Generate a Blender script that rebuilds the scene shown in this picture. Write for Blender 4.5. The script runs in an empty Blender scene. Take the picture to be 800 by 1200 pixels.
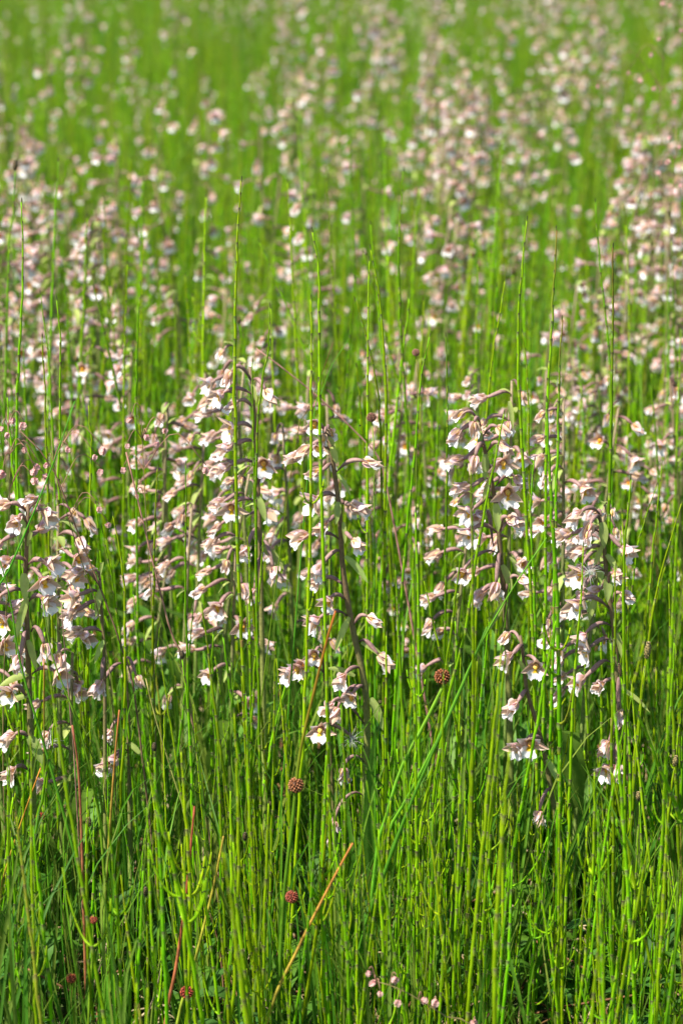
import bpy, math, random
import numpy as np
from mathutils import Vector, Matrix, Euler

rnd = random.Random(7)
nrs = np.random.RandomState(11)
R = math.radians
S = bpy.context.scene

# ------------------------------------------------------------------ camera, sky, sun
CAM_H = 0.84
PITCH = R(15.75)
LENS_PX = 3000.0                      # focal length in pixels of the 800x1200 photograph
cd = bpy.data.cameras.new('camera')
cam = bpy.data.objects.new('camera', cd)
S.collection.objects.link(cam)
cam.location = (0, 0, CAM_H)
cam.rotation_euler = (R(90) - PITCH, 0, 0)
cd.sensor_fit = 'VERTICAL'
cd.sensor_height = 36.0
cd.sensor_width = 24.0
cd.lens = LENS_PX / 1200.0 * 36.0
cd.clip_start = 0.05
cd.clip_end = 1500
cd.dof.use_dof = True
cd.dof.focus_distance = 1.75
cd.dof.aperture_fstop = 9.5
S.camera = cam

SUN_EL, SUN_AZ = R(55), R(241)        # azimuth of the sun, clockwise from +Y
w = bpy.data.worlds.new('World'); S.world = w; w.use_nodes = True
nt = w.node_tree
bg = nt.nodes['Background']
sky = nt.nodes.new('ShaderNodeTexSky'); sky.sky_type = 'NISHITA'; sky.sun_disc = False
sky.sun_elevation = SUN_EL; sky.sun_rotation = SUN_AZ
sky.altitude = 200; sky.air_density = 1.0; sky.dust_density = 1.2
nt.links.new(sky.outputs[0], bg.inputs[0]); bg.inputs[1].default_value = 0.09
sl = bpy.data.lights.new('sun', 'SUN'); sl.energy = 5.0; sl.angle = R(0.53); sl.color = (1.0, 0.94, 0.82)
so = bpy.data.objects.new('sun', sl); S.collection.objects.link(so)
sd = Vector((math.sin(SUN_AZ) * math.cos(SUN_EL), math.cos(SUN_AZ) * math.cos(SUN_EL), math.sin(SUN_EL)))
so.rotation_euler = sd.to_track_quat('Z', 'Y').to_euler(); so.location = sd * 20
S.view_settings.view_transform = 'Standard'
try: S.view_settings.look = 'None'
except Exception: pass
S.view_settings.exposure = 1.02
S.view_settings.gamma = 1.0
S.cycles.max_bounces = 7
S.cycles.transparent_max_bounces = 4
S.cycles.caustics_reflective = False
S.cycles.caustics_refractive = False

FW = Vector((0, math.cos(PITCH), -math.sin(PITCH)))
UPV = Vector((0, math.sin(PITCH), math.cos(PITCH)))
def at(px, py, Y):
    """the place in the meadow, Y metres beyond the camera, seen at a point of the photograph"""
    d = FW + Vector((1, 0, 0)) * ((px - 400) / LENS_PX) + UPV * ((600 - py) / LENS_PX)
    return Vector((0, 0, CAM_H)) + d * (Y / d.y)
def proj(p):
    v = Vector(p) - Vector((0, 0, CAM_H)); z = v.dot(FW)
    return 400 + LENS_PX * v.x / z, 600 - LENS_PX * v.dot(UPV) / z

# ------------------------------------------------------------------ materials
def tissue(name, transl, rough, spec, hue=0.02, val=0.25, noise=0.25, nscale=300.0, bump=0.0, sat=1.0, straw=0.0):
    m = bpy.data.materials.new(name); m.use_nodes = True
    n = m.node_tree.nodes; l = m.node_tree.links
    for x in list(n): n.remove(x)
    out = n.new('ShaderNodeOutputMaterial'); pr = n.new('ShaderNodeBsdfPrincipled')
    at_ = n.new('ShaderNodeAttribute'); at_.attribute_name = 'Col'
    oi = n.new('ShaderNodeObjectInfo')
    tc = n.new('ShaderNodeTexCoord')
    nz = n.new('ShaderNodeTexNoise'); nz.inputs['Scale'].default_value = nscale; nz.inputs['Detail'].default_value = 2
    l.new(tc.outputs['Object'], nz.inputs['Vector'])
    hs = n.new('ShaderNodeHueSaturation')
    mh = n.new('ShaderNodeMapRange'); mh.inputs['To Min'].default_value = 0.5 - hue; mh.inputs['To Max'].default_value = 0.5 + hue
    l.new(oi.outputs['Random'], mh.inputs['Value']); l.new(mh.outputs[0], hs.inputs['Hue'])
    r2 = n.new('ShaderNodeMath'); r2.operation = 'MULTIPLY'; r2.inputs[1].default_value = 37.7
    l.new(oi.outputs['Random'], r2.inputs[0])
    fr = n.new('ShaderNodeMath'); fr.operation = 'FRACT'; l.new(r2.outputs[0], fr.inputs[0])
    mv = n.new('ShaderNodeMapRange'); mv.inputs['To Min'].default_value = 1 - val; mv.inputs['To Max'].default_value = 1 + val
    l.new(fr.outputs[0], mv.inputs['Value'])
    mn = n.new('ShaderNodeMapRange'); mn.inputs['From Min'].default_value = 0.3; mn.inputs['From Max'].default_value = 0.7
    mn.inputs['To Min'].default_value = 1 - noise; mn.inputs['To Max'].default_value = 1 + noise
    l.new(nz.outputs['Fac'], mn.inputs['Value'])
    mu = n.new('ShaderNodeMath'); mu.operation = 'MULTIPLY'; l.new(mv.outputs[0], mu.inputs[0]); l.new(mn.outputs[0], mu.inputs[1])
    l.new(mu.outputs[0], hs.inputs['Value']); l.new(at_.outputs['Color'], hs.inputs['Color'])
    hs.inputs['Saturation'].default_value = sat
    fin = hs.outputs[0]
    if straw:                            # a few of them have turned yellow-brown
        r3 = n.new('ShaderNodeMath'); r3.operation = 'MULTIPLY'; r3.inputs[1].default_value = 91.3; l.new(oi.outputs['Random'], r3.inputs[0])
        f3 = n.new('ShaderNodeMath'); f3.operation = 'FRACT'; l.new(r3.outputs[0], f3.inputs[0])
        ms = n.new('ShaderNodeMapRange'); ms.inputs['From Min'].default_value = 1 - straw; ms.inputs['From Max'].default_value = 1.0
        ms.inputs['To Max'].default_value = 0.75; l.new(f3.outputs[0], ms.inputs['Value'])
        mc = n.new('ShaderNodeMix'); mc.data_type = 'RGBA'; l.new(ms.outputs[0], mc.inputs[0]); l.new(hs.outputs[0], mc.inputs[6]); mc.inputs[7].default_value = (0.42, 0.27, 0.08, 1)
        fin = mc.outputs[2]
    l.new(fin, pr.inputs['Base Color'])
    pr.inputs['Roughness'].default_value = rough
    pr.inputs['Specular IOR Level'].default_value = spec
    if bump:
        bp = n.new('ShaderNodeBump'); bp.inputs['Strength'].default_value = bump; bp.inputs['Distance'].default_value = 0.0004
        l.new(nz.outputs['Fac'], bp.inputs['Height']); l.new(bp.outputs[0], pr.inputs['Normal'])
    if transl > 0:
        tr = n.new('ShaderNodeBsdfTranslucent'); mx = n.new('ShaderNodeMixShader'); mx.inputs[0].default_value = transl
        l.new(fin, tr.inputs['Color'])
        l.new(pr.outputs[0], mx.inputs[1]); l.new(tr.outputs[0], mx.inputs[2]); l.new(mx.outputs[0], out.inputs[0])
    else:
        l.new(pr.outputs[0], out.inputs[0])
    return m
M_HORSE = tissue('horsetail_skin', 0.36, 0.5, 0.14, straw=0.04, hue=0.030, val=0.34, noise=0.22, nscale=90)
M_STALK = tissue('orchid_stalk_skin', 0.08, 0.55, 0.3, hue=0.01, val=0.12, noise=0.22, nscale=500, bump=0.5)
M_PETAL = tissue('petal_skin', 0.35, 0.5, 0.25, hue=0.008, val=0.07, noise=0.07, nscale=450, bump=0.15, sat=1.06)
M_LEAF = tissue('leaf_skin', 0.5, 0.5, 0.2, hue=0.015, val=0.2, noise=0.15, nscale=160, bump=0.3)
M_DRY = tissue('dry_stalk_skin', 0.15, 0.6, 0.2, hue=0.01, val=0.15, noise=0.5, nscale=110, bump=0.4)
M_SEED = tissue('seed_head_skin', 0.10, 0.5, 0.3, hue=0.01, val=0.15, noise=0.3, nscale=700, bump=0.5)

# ------------------------------------------------------------------ mesh builder
class MB:
    def __init__(s): s.v = []; s.f = []; s.c = []
    def tube(s, pts, rad, col, sides=6, ridge=0.0, cap=True):
        n = len(pts); b = len(s.v)
        P = [Vector(p) for p in pts]
        T = []
        for i in range(n):
            a = P[max(i - 1, 0)]; c = P[min(i + 1, n - 1)]; t = (c - a)
            T.append(t.normalized() if t.length > 1e-9 else Vector((0, 0, 1)))
        ref = Vector((0, 1, 0)) if abs(T[0].y) < 0.9 else Vector((1, 0, 0))
        N = (ref - T[0] * ref.dot(T[0])).normalized()
        for i in range(n):
            N = (N - T[i] * N.dot(T[i]))
            N = N.normalized() if N.length > 1e-6 else T[i].orthogonal().normalized()
            B = T[i].cross(N); r = rad[i] if hasattr(rad, '__len__') else rad
            c = col[i] if isinstance(col, list) else col
            for k in range(sides):
                a = 2 * math.pi * k / sides
                s.v.append(P[i] + (N * math.cos(a) + B * math.sin(a)) * r * (1 - (ridge if k % 2 else 0)))
                g = (1 - 1.6 * ridge) if k % 2 else 1
                s.c.append((c[0] * g, c[1] * g, c[2] * g))
            if i:
                o = b + (i - 1) * sides
                for k in range(sides):
                    k2 = (k + 1) % sides
                    s.f.append((o + k, o + k2, o + sides + k2, o + sides + k))
        if cap:
            s.f.append(tuple(b + (n - 1) * sides + k for k in range(sides)))
    def petal(s, M, L, W, op, roll, curl=0.0, cup=0.3, colfn=None, nu=6, nv=4, shape=None, ruffle=0.0, x0=0.0, r0=0.0, phase=0.0):
        b = len(s.v); x, r = x0, r0
        Rv = Vector((0, math.sin(roll), math.cos(roll))); Tv = Vector((0, math.cos(roll), -math.sin(roll))); X = Vector((1, 0, 0))
        for i in range(nu + 1):
            u = i / nu; th = op + curl * u
            if i: x += math.cos(th) * L / nu; r += math.sin(th) * L / nu
            w = W * 0.5 * (shape(u) * (1 + (0.13 * math.sin(11 * u + phase) if ruffle else 0)) if shape else max(0.0, math.sin(math.pi * min(1, (0.12 + 0.88 * u)) ** 0.85)) ** 0.95)
            nin = X * math.sin(th) - Rv * math.cos(th)
            for j in range(nv + 1):
                v = -1 + 2 * j / nv
                rf = ruffle * math.sin(7 * v + 5 * u + phase) * (abs(v) + 0.3) * u
                if ruffle and i == nu: rf *= 1.2
                notch = X * 0 if not ruffle else (X * math.cos(th) + Rv * math.sin(th)) * (-0.0016 * u ** 4 * (1 - abs(v)) + 0.0006 * u * math.sin(13 * v + phase))
                p = notch + X * x + Rv * r + Tv * (v * w) + nin * (cup * w * v * v + rf)
                s.v.append(M @ p); s.c.append(colfn(u, v))
        for i in range(nu):
            for j in range(nv):
                o = b + i * (nv + 1) + j
                s.f.append((o, o + 1, o + nv + 2, o + nv + 1))
    def leaf(s, pts, W, colfn, side=None, fold=0.25, nv=4, shape=None, wav=0.0):
        b = len(s.v); n = len(pts); P = [Vector(p) for p in pts]
        for i in range(n):
            u = i / (n - 1)
            t = (P[min(i + 1, n - 1)] - P[max(i - 1, 0)]).normalized()
            sv = side - t * side.dot(t) if side is not None else t.orthogonal()
            sv = sv.normalized(); nn = t.cross(sv)
            w = W * 0.5 * (shape(u) if shape else math.sin(math.pi * (0.12 + 0.88 * u)) ** 0.7 if u < 1 else 0.02)
            for j in range(nv + 1):
                v = -1 + 2 * j / nv
                s.v.append(P[i] + sv * (v * w) + nn * (fold * w * abs(v) + wav * w * math.sin(9 * u + 3 * v)))
                s.c.append(colfn(u, v))
        for i in range(n - 1):
            for j in range(nv):
                o = b + i * (nv + 1) + j
                s.f.append((o, o + 1, o + nv + 2, o + nv + 1))
    def blob(s, c, ax, r, L, col, sides=6, rings=5, prof=None):
        ax = Vector(ax).normalized(); c = Vector(c)
        pts = []; rad = []
        for i in range(rings + 1):
            u = i / rings; pts.append(c + ax * ((u - 0.5) * L))
            rad.append(max(1e-5, r * (prof(u) if prof else math.sin(math.pi * (0.04 + 0.92 * u)) ** 0.7)))
        cl = [col(i / rings) for i in range(rings + 1)] if callable(col) else col
        s.tube(pts, rad, cl, sides)
    def mesh(s, name, mat, smooth=True):
        me = bpy.data.meshes.new(name)
        me.from_pydata([tuple(v) for v in s.v], [], s.f)
        a = me.color_attributes.new('Col', 'FLOAT_COLOR', 'POINT')
        c = np.ones((len(s.v), 4), dtype=np.float32); c[:, :3] = np.clip(np.array(s.c, dtype=np.float32), 0, 1)
        a.data.foreach_set('color', c.ravel())
        me.materials.append(mat)
        if smooth: me.polygons.foreach_set('use_smooth', np.ones(len(me.polygons), dtype=bool))
        me.update()
        return me
    def build(s, name, mat, parent=None, smooth=True):
        return link(name, s.mesh(name, mat, smooth), parent)

def link(name, data, parent=None, mat=None):
    o = bpy.data.objects.new(name, data); S.collection.objects.link(o)
    if parent is not None: o.parent = parent
    if mat is not None: o.matrix_local = mat
    return o
def thing(name, label, cat, loc, group=None, rotz=0.0, scale=1.0):
    o = bpy.data.objects.new(name, None); S.collection.objects.link(o)
    o.location = loc; o.rotation_euler = (0, 0, rotz); o.scale = (scale,) * 3
    o.empty_display_size = 0.02
    return tag(o, label, cat, group)
def tag(o, label, cat, group=None):
    o['label'] = label; o['category'] = cat
    if group: o['group'] = group
    return o
def lerp(a, b, t): return tuple(a[i] + (b[i] - a[i]) * t for i in range(3))
def spline(P, n):
    """Catmull-Rom through the points"""
    P = [Vector(p) for p in P]
    if len(P) == 2: return [P[0].lerp(P[1], i / (n - 1)) for i in range(n)]
    Q = [P[0] * 2 - P[1]] + P + [P[-1] * 2 - P[-2]]
    L = [0]
    for i in range(len(P) - 1): L.append(L[-1] + (P[i + 1] - P[i]).length)
    out = []
    for k in range(n):
        d = L[-1] * k / (n - 1); i = 0
        while i < len(P) - 2 and d > L[i + 1]: i += 1
        t = (d - L[i]) / max(1e-9, L[i + 1] - L[i])
        a, b, c, e = Q[i], Q[i + 1], Q[i + 2], Q[i + 3]
        out.append(0.5 * (2 * b + (c - a) * t + (2 * a - 5 * b + 4 * c - e) * t * t + (3 * b - a - 3 * c + e) * t ** 3))
    return out

# ------------------------------------------------------------------ ground
def ground():
    m = bpy.data.materials.new('meadow_soil'); m.use_nodes = True
    n = m.node_tree.nodes; l = m.node_tree.links; pr = n['Principled BSDF']
    tc = n.new('ShaderNodeTexCoord'); nz = n.new('ShaderNodeTexNoise'); nz.inputs['Scale'].default_value = 22; nz.inputs['Detail'].default_value = 8
    l.new(tc.outputs['Object'], nz.inputs['Vector'])
    cr = n.new('ShaderNodeValToRGB'); e = cr.color_ramp.elements
    e[0].position = 0.35; e[0].color = (0.06, 0.045, 0.022, 1); e[1].position = 0.62; e[1].color = (0.07, 0.15, 0.02, 1)
    l.new(nz.outputs['Fac'], cr.inputs[0]); l.new(cr.outputs[0], pr.inputs['Base Color']); pr.inputs['Roughness'].default_value = 0.9
    bp = n.new('ShaderNodeBump'); bp.inputs['Strength'].default_value = 0.6; bp.inputs['Distance'].default_value = 0.02
    l.new(nz.outputs['Fac'], bp.inputs['Height']); l.new(bp.outputs[0], pr.inputs['Normal'])
    xs = [-400, -60, -15, -6] + [i * 0.25 for i in range(-16, 17)] + [6, 15, 60, 400]
    ys = [-400, -50, -8, -1] + [i * 0.25 for i in range(1, 64)] + [20, 40, 120, 700]
    v = []; f = []
    for y in ys:
        for x in xs:
            near = 1 if (abs(x) < 5 and 0 < y < 18) else 0
            v.append((x, y, 0.008 * near * math.sin(x * 3.1 + y) * math.cos(y * 2.3)))
    W = len(xs)
    for j in range(len(ys) - 1):
        for i in range(W - 1): f.append((j * W + i, j * W + i + 1, (j + 1) * W + i + 1, (j + 1) * W + i))
    me = bpy.data.meshes.new('ground'); me.from_pydata(v, [], f); me.materials.append(m)
    me.polygons.foreach_set('use_smooth', np.ones(len(f), dtype=bool))
    o = link('ground', me); o['kind'] = 'structure'
ground()

# ------------------------------------------------------------------ horsetails
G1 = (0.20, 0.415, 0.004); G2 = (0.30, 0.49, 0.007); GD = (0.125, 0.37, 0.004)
DARK = (0.02, 0.018, 0.012); SHEATH = (0.26, 0.34, 0.08); RING = (0.13, 0.13, 0.05)
def node_positions(L, rng):
    out = []; d = rng.uniform(0.012, 0.03)
    while d < L - 0.006:
        out.append(d); k = d / L
        d += rng.uniform(0.85, 1.15) * (0.027 - 0.016 * k) * (0.75 + 0.25 * min(1, L / 0.4))
    return out
def along(P, cum, d):
    i = 0
    while i < len(P) - 2 and cum[i + 1] < d: i += 1
    t = (d - cum[i]) / max(1e-9, cum[i + 1] - cum[i])
    return P[i].lerp(P[i + 1], t), (P[i + 1] - P[i]).normalized()
def sheath_into(mb, p, t, r, sides=6):
    a = p - t * 0.0042
    mb.tube([a, a + t * 0.003, a + t * 0.0045, a + t * 0.0050, a + t * 0.0053],
            [r * 1.01, r * 1.10, r * 1.15, r * 1.12, r * 0.9],
            [G2, SHEATH, RING, RING, G1], sides, cap=False)
def sheath_mesh():
    mb = MB(); sheath_into(mb, Vector((0, 0, 0)), Vector((0, 0, 1)), 1.0, 8)
    for i in range(len(mb.v)): mb.v[i] = Vector((mb.v[i].x, mb.v[i].y, mb.v[i].z * 1000))
    return mb.mesh('node_sheath', M_HORSE)
SHEATH_ME = sheath_mesh()              # unit radius, millimetres high; scaled for each node
def cone_into(mb, p, t, r, L, dark=0.6, rng=rnd):
    mb.blob(p + t * L * 0.5, t, r, L, lambda u: lerp((0.32, 0.25, 0.10), (0.12, 0.08, 0.04), dark), 8, 7)
    e1 = t.orthogonal().normalized(); e2 = t.cross(e1)
    for i in range(7):                   # scales with dark shields standing proud
        u = (i + 0.5) / 7; rr = r * math.sin(math.pi * (0.06 + 0.88 * u)) ** 0.6
        for k in range(8):
            a = 2 * math.pi * (k + 0.5 * (i % 2)) / 8
            d = e1 * math.cos(a) + e2 * math.sin(a)
            mb.blob(p + t * (u * L) + d * rr, d, r * 0.25, r * 0.42, DARK if (i + k) % 3 or dark > 0.5 else (0.3, 0.22, 0.08), 4, 2)
def horsetail_parts(P, r0, rng, sides=7, parent=None, cone=None, branches=0, loc=Vector((0, 0, 0)), split=True, tipcol=None, tint=1.0):
    """P: points from the ground to the tip in world space"""
    P = [Vector(p) - loc for p in P]
    cum = [0]
    for i in range(len(P) - 1): cum.append(cum[-1] + (P[i + 1] - P[i]).length)
    L = cum[-1]; nodes = node_positions(L, rng)
    ds = [0.0]; 
    for d in nodes: ds += [d]
    ds.append(L)
    pts = []; rad = []; col = []
    rr = lambda d: r0 * (1.0 - 0.30 * (d / L) - 0.38 * max(0, (d / L - 0.78) / 0.22) ** 1.3)
    jo = Vector((0, 0, 0))
    for i, d in enumerate(ds):
        p, t = along(P, cum, d)
        if 0 < i < len(ds) - 1: jo = Vector((rng.gauss(0, 1), rng.gauss(0, 1), 0)) * 0.00035
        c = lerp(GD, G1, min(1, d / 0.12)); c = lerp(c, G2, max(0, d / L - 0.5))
        c = tuple(x * tint for x in c)
        if tipcol and d / L > 0.8: c = lerp(c, tipcol, (d / L - 0.8) * 5)
        pts.append(p + jo); rad.append(rr(d)); col.append(c)
        if i < len(ds) - 1:
            d2 = (d + ds[i + 1]) * 0.5; p2, _ = along(P, cum, d2)
            pts.append(p2 + jo * 0.6); rad.append(rr(d2) * 0.97); col.append(lerp(c, G2, 0.25))
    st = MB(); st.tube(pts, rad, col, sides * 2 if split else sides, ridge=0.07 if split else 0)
    if split:
        o = st.build('stem', M_HORSE, parent)
        for i, d in enumerate(nodes):
            p, t = along(P, cum, d); r = rr(d)
            q = t.to_track_quat('Z', 'Y').to_matrix().to_4x4()
            link('node_sheath', SHEATH_ME, parent, Matrix.Translation(p) @ q @ Matrix.Diagonal((r, r, 0.001, 1)))
    else:
        for d in nodes:
            p, t = along(P, cum, d); sheath_into(st, p, t, rr(d), sides)
    for b in range(branches):
        d = nodes[min(len(nodes) - 1, int(len(nodes) * rng.uniform(0.15, 0.72)))]
        p, t = along(P, cum, d); a = rng.uniform(0, 6.28)
        for k in range(rng.choice((1, 1, 2, 2, 3))):
            aa = a + k * 2.2; h = Vector((math.cos(aa), math.sin(aa), 0)); bl = rng.uniform(0.02, 0.05) * (0.6 if d > 0.5 * L else 1)
            Q = spline([p, p + h * bl * 0.22 + Vector((0, 0, bl * 0.12)), p + h * bl * 0.42 + Vector((0, 0, bl * 0.55)), p + h * bl * 0.5 + Vector((0, 0, bl))], 9)
            bm = MB() if split else st
            rs = [r0 * 0.5 * (1 - 0.35 * i / 8) * (1.25 if i % 2 else 1) for i in range(9)]
            bm.tube(Q, rs, [G2 if i % 2 else G1 for i in range(9)], 5)
            for i in (0, 3, 6): bm.blob(Q[i], (Q[i + 1] - Q[i]), r0 * 0.66, 0.0016, DARK, 5, 2)
            if split: bm.build('branch', M_HORSE, parent)
    tp, tt = P[-1], (P[-1] - P[-2]).normalized()
    if cone is not None:
        cm = MB() if split else st
        cone_into(cm, tp, tt, cone[0], cone[1], cone[2])
        if split: cm.build('cone', M_SEED, parent)
    else:
        st2 = MB() if split else st
        st2.blob(tp + tt * 0.001, tt, r0 * 0.42, 0.005, lambda u: lerp(SHEATH, DARK, u), 5, 3)
        if split: st2.build('tip', M_HORSE, parent)
    return st

def wander(h, lean, rng, bow=0.0):
    a = rng.uniform(0, 6.28); d = Vector((math.cos(a), math.sin(a), 0)); b = Vector((math.cos(a + 1.7), math.sin(a + 1.7), 0))
    P = []
    for i in range(6):
        u = i / 5
        P.append(d * (lean * h * u) + b * (bow * h * math.sin(u * 2.6) * 0.5) + Vector((0, 0, h * u * (1 - 0.15 * lean))))
    return spline(P, 14)

protos = bpy.data.collections.new('sward_prototypes')      # only instanced, never placed on their own
HT_MESH = []
for i in range(18):
    h = 0.20 + 0.018 * i
    P = wander(h, rnd.choice((0.02, 0.04, 0.07, 0.16)), rnd, rnd.uniform(0, 0.09))
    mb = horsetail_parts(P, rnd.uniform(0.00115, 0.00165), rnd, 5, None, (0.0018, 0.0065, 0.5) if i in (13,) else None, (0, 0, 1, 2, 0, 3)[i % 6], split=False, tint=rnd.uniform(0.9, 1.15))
    HT_MESH.append((mb.mesh('horsetail', M_HORSE), h))

def gn_stuff(name, col, pts, rots, scls, idxs, label=None):
    me = bpy.data.meshes.new(name); me.from_pydata([tuple(p) for p in pts], [], [])
    for nm, tp, dat in (('rot', 'FLOAT_VECTOR', rots), ('scl', 'FLOAT_VECTOR', scls)):
        a = me.attributes.new(nm, tp, 'POINT'); a.data.foreach_set('vector', np.array(dat, dtype=np.float32).ravel())
    a = me.attributes.new('idx', 'INT', 'POINT'); a.data.foreach_set('value', np.array(idxs, dtype=np.int32))
    o = link(name, me); o['kind'] = 'stuff'
    if label: o['label'] = label
    ng = bpy.data.node_groups.new(name + '_nodes', 'GeometryNodeTree')
    ng.interface.new_socket('Geometry', in_out='INPUT', socket_type='NodeSocketGeometry')
    ng.interface.new_socket('Geometry', in_out='OUTPUT', socket_type='NodeSocketGeometry')
    n = ng.nodes; l = ng.links
    gi = n.new('NodeGroupInput'); go = n.new('NodeGroupOutput')
    ci = n.new('GeometryNodeCollectionInfo'); ci.inputs['Collection'].default_value = col
    ci.inputs['Separate Children'].default_value = True; ci.inputs['Reset Children'].default_value = True
    ip = n.new('GeometryNodeInstanceOnPoints'); ip.inputs['Pick Instance'].default_value = True
    def na(nm, dt):
        x = n.new('GeometryNodeInputNamedAttribute'); x.data_type = dt; x.inputs['Name'].default_value = nm; return x.outputs[0]
    l.new(gi.outputs[0], ip.inputs['Points']); l.new(ci.outputs[0], ip.inputs['Instance'])
    l.new(na('idx', 'INT'), ip.inputs['Instance Index'])
    l.new(na('rot', 'FLOAT_VECTOR'), ip.inputs['Rotation']); l.new(na('scl', 'FLOAT_VECTOR'), ip.inputs['Scale'])
    l.new(ip.outputs[0], go.inputs[0])
    md = o.modifiers.new('instances', 'NODES'); md.node_group = ng
    return o
def proto_collection(name, meshes):
    c = bpy.data.collections.new(name)
    for i, me in enumerate(meshes):
        o = bpy.data.objects.new('%s_%02d' % (name, i), me); c.objects.link(o)
    return c
HORSE_COL = proto_collection('horsetail_kinds', [m for m, h in HT_MESH])

def half_width(Y): return 0.42 + 0.155 * Y
def clump(x, y, s=3.0, o=0.0):
    return 0.5 + 0.25 * (math.sin(x * s * 2.1 + 1.3 + o) * math.cos(y * s * 1.7 + o) + math.sin((x + y) * s * 1.1 + 0.7 + o) * math.cos((x - y * 0.8) * s * 1.9 + o))

def allowed(h, x, Y):
    """short sward in front and round the sharp orchids, as in the photograph"""
    px, py = proj((x, Y, h))
    if Y < 2.05:
        if py < 560: return rnd.random() < 0.03
        if py < 700: return rnd.random() < 0.22
        if py < 860: return rnd.random() < 0.50
        return True
    if h > 0.36: return rnd.random() < 0.25
    return True
KEEP_CLEAR = [(85, 1147, 8), (110, 1078, 6), (342, 1051, 9), (427, 860, 9), (428, 920, 9), (428, 980, 9), (736, 900, 8), (746, 970, 8), (750, 1050, 8), (748, 930, 6), (105, 965, 6), (181, 875, 6), (287, 983, 6), (171, 1047, 6), (727, 785, 6), (378, 853, 9), (396, 829, 9), (705, 890, 11), (670, 750, 10), (598, 830, 10), (518, 793, 11), (347, 920, 11), (435, 489, 7), (342, 1051, 7), (48, 957, 6), (219, 1163, 8), (757, 765, 6), (358, 590, 12), (355, 620, 12), (362, 735, 12), (366, 675, 12), (436, 545, 12),
              (406, 690, 7), (415, 740, 7), (424, 790, 7), (676, 800, 10), (668, 705, 10), (735, 645, 10), (60, 660, 14), (622, 885, 12), (452, 780, 9), (592, 575, 9)]
def in_the_way(x, Y, h):
    if Y > 1.74: return False
    tx, ty = proj((x, Y, h)); bx, by = proj((x, Y, 0))
    for cx, cy, r in KEEP_CLEAR:
        if cy > ty - 12:
            t = (cy - ty) / max(1, by - ty); q = tx + (bx - tx) * t
            if abs(q - cx) < r + 3: return True
    return False
spots = []
def sow(y0, y1, dens, fine=1.0):
    area = (y1 - y0) * (half_width(y0) + half_width(y1)); n = int(area * dens)
    for _ in range(n):
        Y = rnd.uniform(y0, y1); x = rnd.uniform(-1, 1) * half_width(Y)
        if clump(x, Y, 7.0) < rnd.uniform(-0.1, 0.62): continue
        k = rnd.randrange(18)
        sc = rnd.uniform(0.75, 1.12) * fine
        if Y > 2.6 and HT_MESH[k][1] * sc > 0.40: sc = rnd.uniform(0.3, 0.40) / HT_MESH[k][1]
        if not allowed(HT_MESH[k][1] * sc, x, Y): continue
        if k == 13 and rnd.random() < 0.6: continue
        if in_the_way(x, Y, HT_MESH[k][1] * sc): continue
        spots.append((x, Y, k, sc, rnd.uniform(0, 6.28)))
sow(1.25, 1.42, 350); sow(1.42, 1.95, 4700); sow(1.95, 2.2, 3200); sow(1.45, 1.9, 2200, 0.55); sow(2.2, 3.2, 2300); sow(3.2, 5.5, 1500); sow(5.5, 9.5, 1000); sow(9.5, 16, 500)
# the ones that show largest become horsetails of their own
inview = [s for s in spots if s[1] < 1.8 and 0 < proj((s[0], s[1], HT_MESH[s[2]][1] * s[3]))[0] < 800 and proj((s[0], s[1], HT_MESH[s[2]][1] * s[3]))[1] < 1190]
inview.sort(key=lambda s: s[1])
single = inview[:262]; sset = set(single)
rest = [s for s in spots if s not in sset]
gn_stuff('horsetail_sward', HORSE_COL, [(s[0], s[1], -0.01) for s in rest], [(rnd.gauss(0, q), rnd.gauss(0, q), s[4]) for s, q in ((s, 0.16 if rnd.random() < 0.14 else 0.045) for s in rest)],
         [((s[3] * rnd.uniform(0.9, 1.25)),) * 2 + (s[3],) for s in rest], [s[2] for s in rest])
LAND = [('the round brown rush ball', 518, 793), ('the orange-tipped rush head', 347, 920), ('the dark red rush head', 342, 1051), ('the bright red-brown low rush head', 219, 1163),
 ('the orange-brown corner rush head', 85, 1147), ('the tiny red rush head', 110, 1080), ('the red head under a rusty tip', 48, 957), ('the long pale cone', 757, 765), ('the stubby yellow-black cone', 748, 930),
 ('the tan cone', 790, 890), ('the small black cone', 181, 873), ('the blackish cone', 171, 1045), ('the lowest grey cone', 134, 1185), ('the top of the red-brown blade', 228, 945), ('the orange slanting blade', 365, 1090),
 ('the top of the orange slanting blade', 413, 988), ('the pale pink bottom spikelets', 475, 1160), ('the front right orchid stalk', 746, 960), ('the central stalk foot', 428, 1080), ('the two camera-facing low blooms', 612, 882),
 ('the small left orchid', 130, 890), ('the whorled branches', 650, 665), ('the drooping tan flower', 452, 780), ('the central orchid', 400, 650), ('the leftmost orchid', 33, 700), ('the pale middle orchid', 570, 600),
 ('the front right orchid', 705, 720), ('the left blurred orchids', 265, 560), ('the long rusty stalk', 99, 1030), ('the broad base leaf', 765, 1130), ('the bare olive stalk', 598, 960), ('the pair of low pink flowers', 352, 782),
 ('the dark rush cluster', 435, 489), ('the bell flower facing right', 437, 545), ('the rosy spaced spikelets', 112, 533)]
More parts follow.
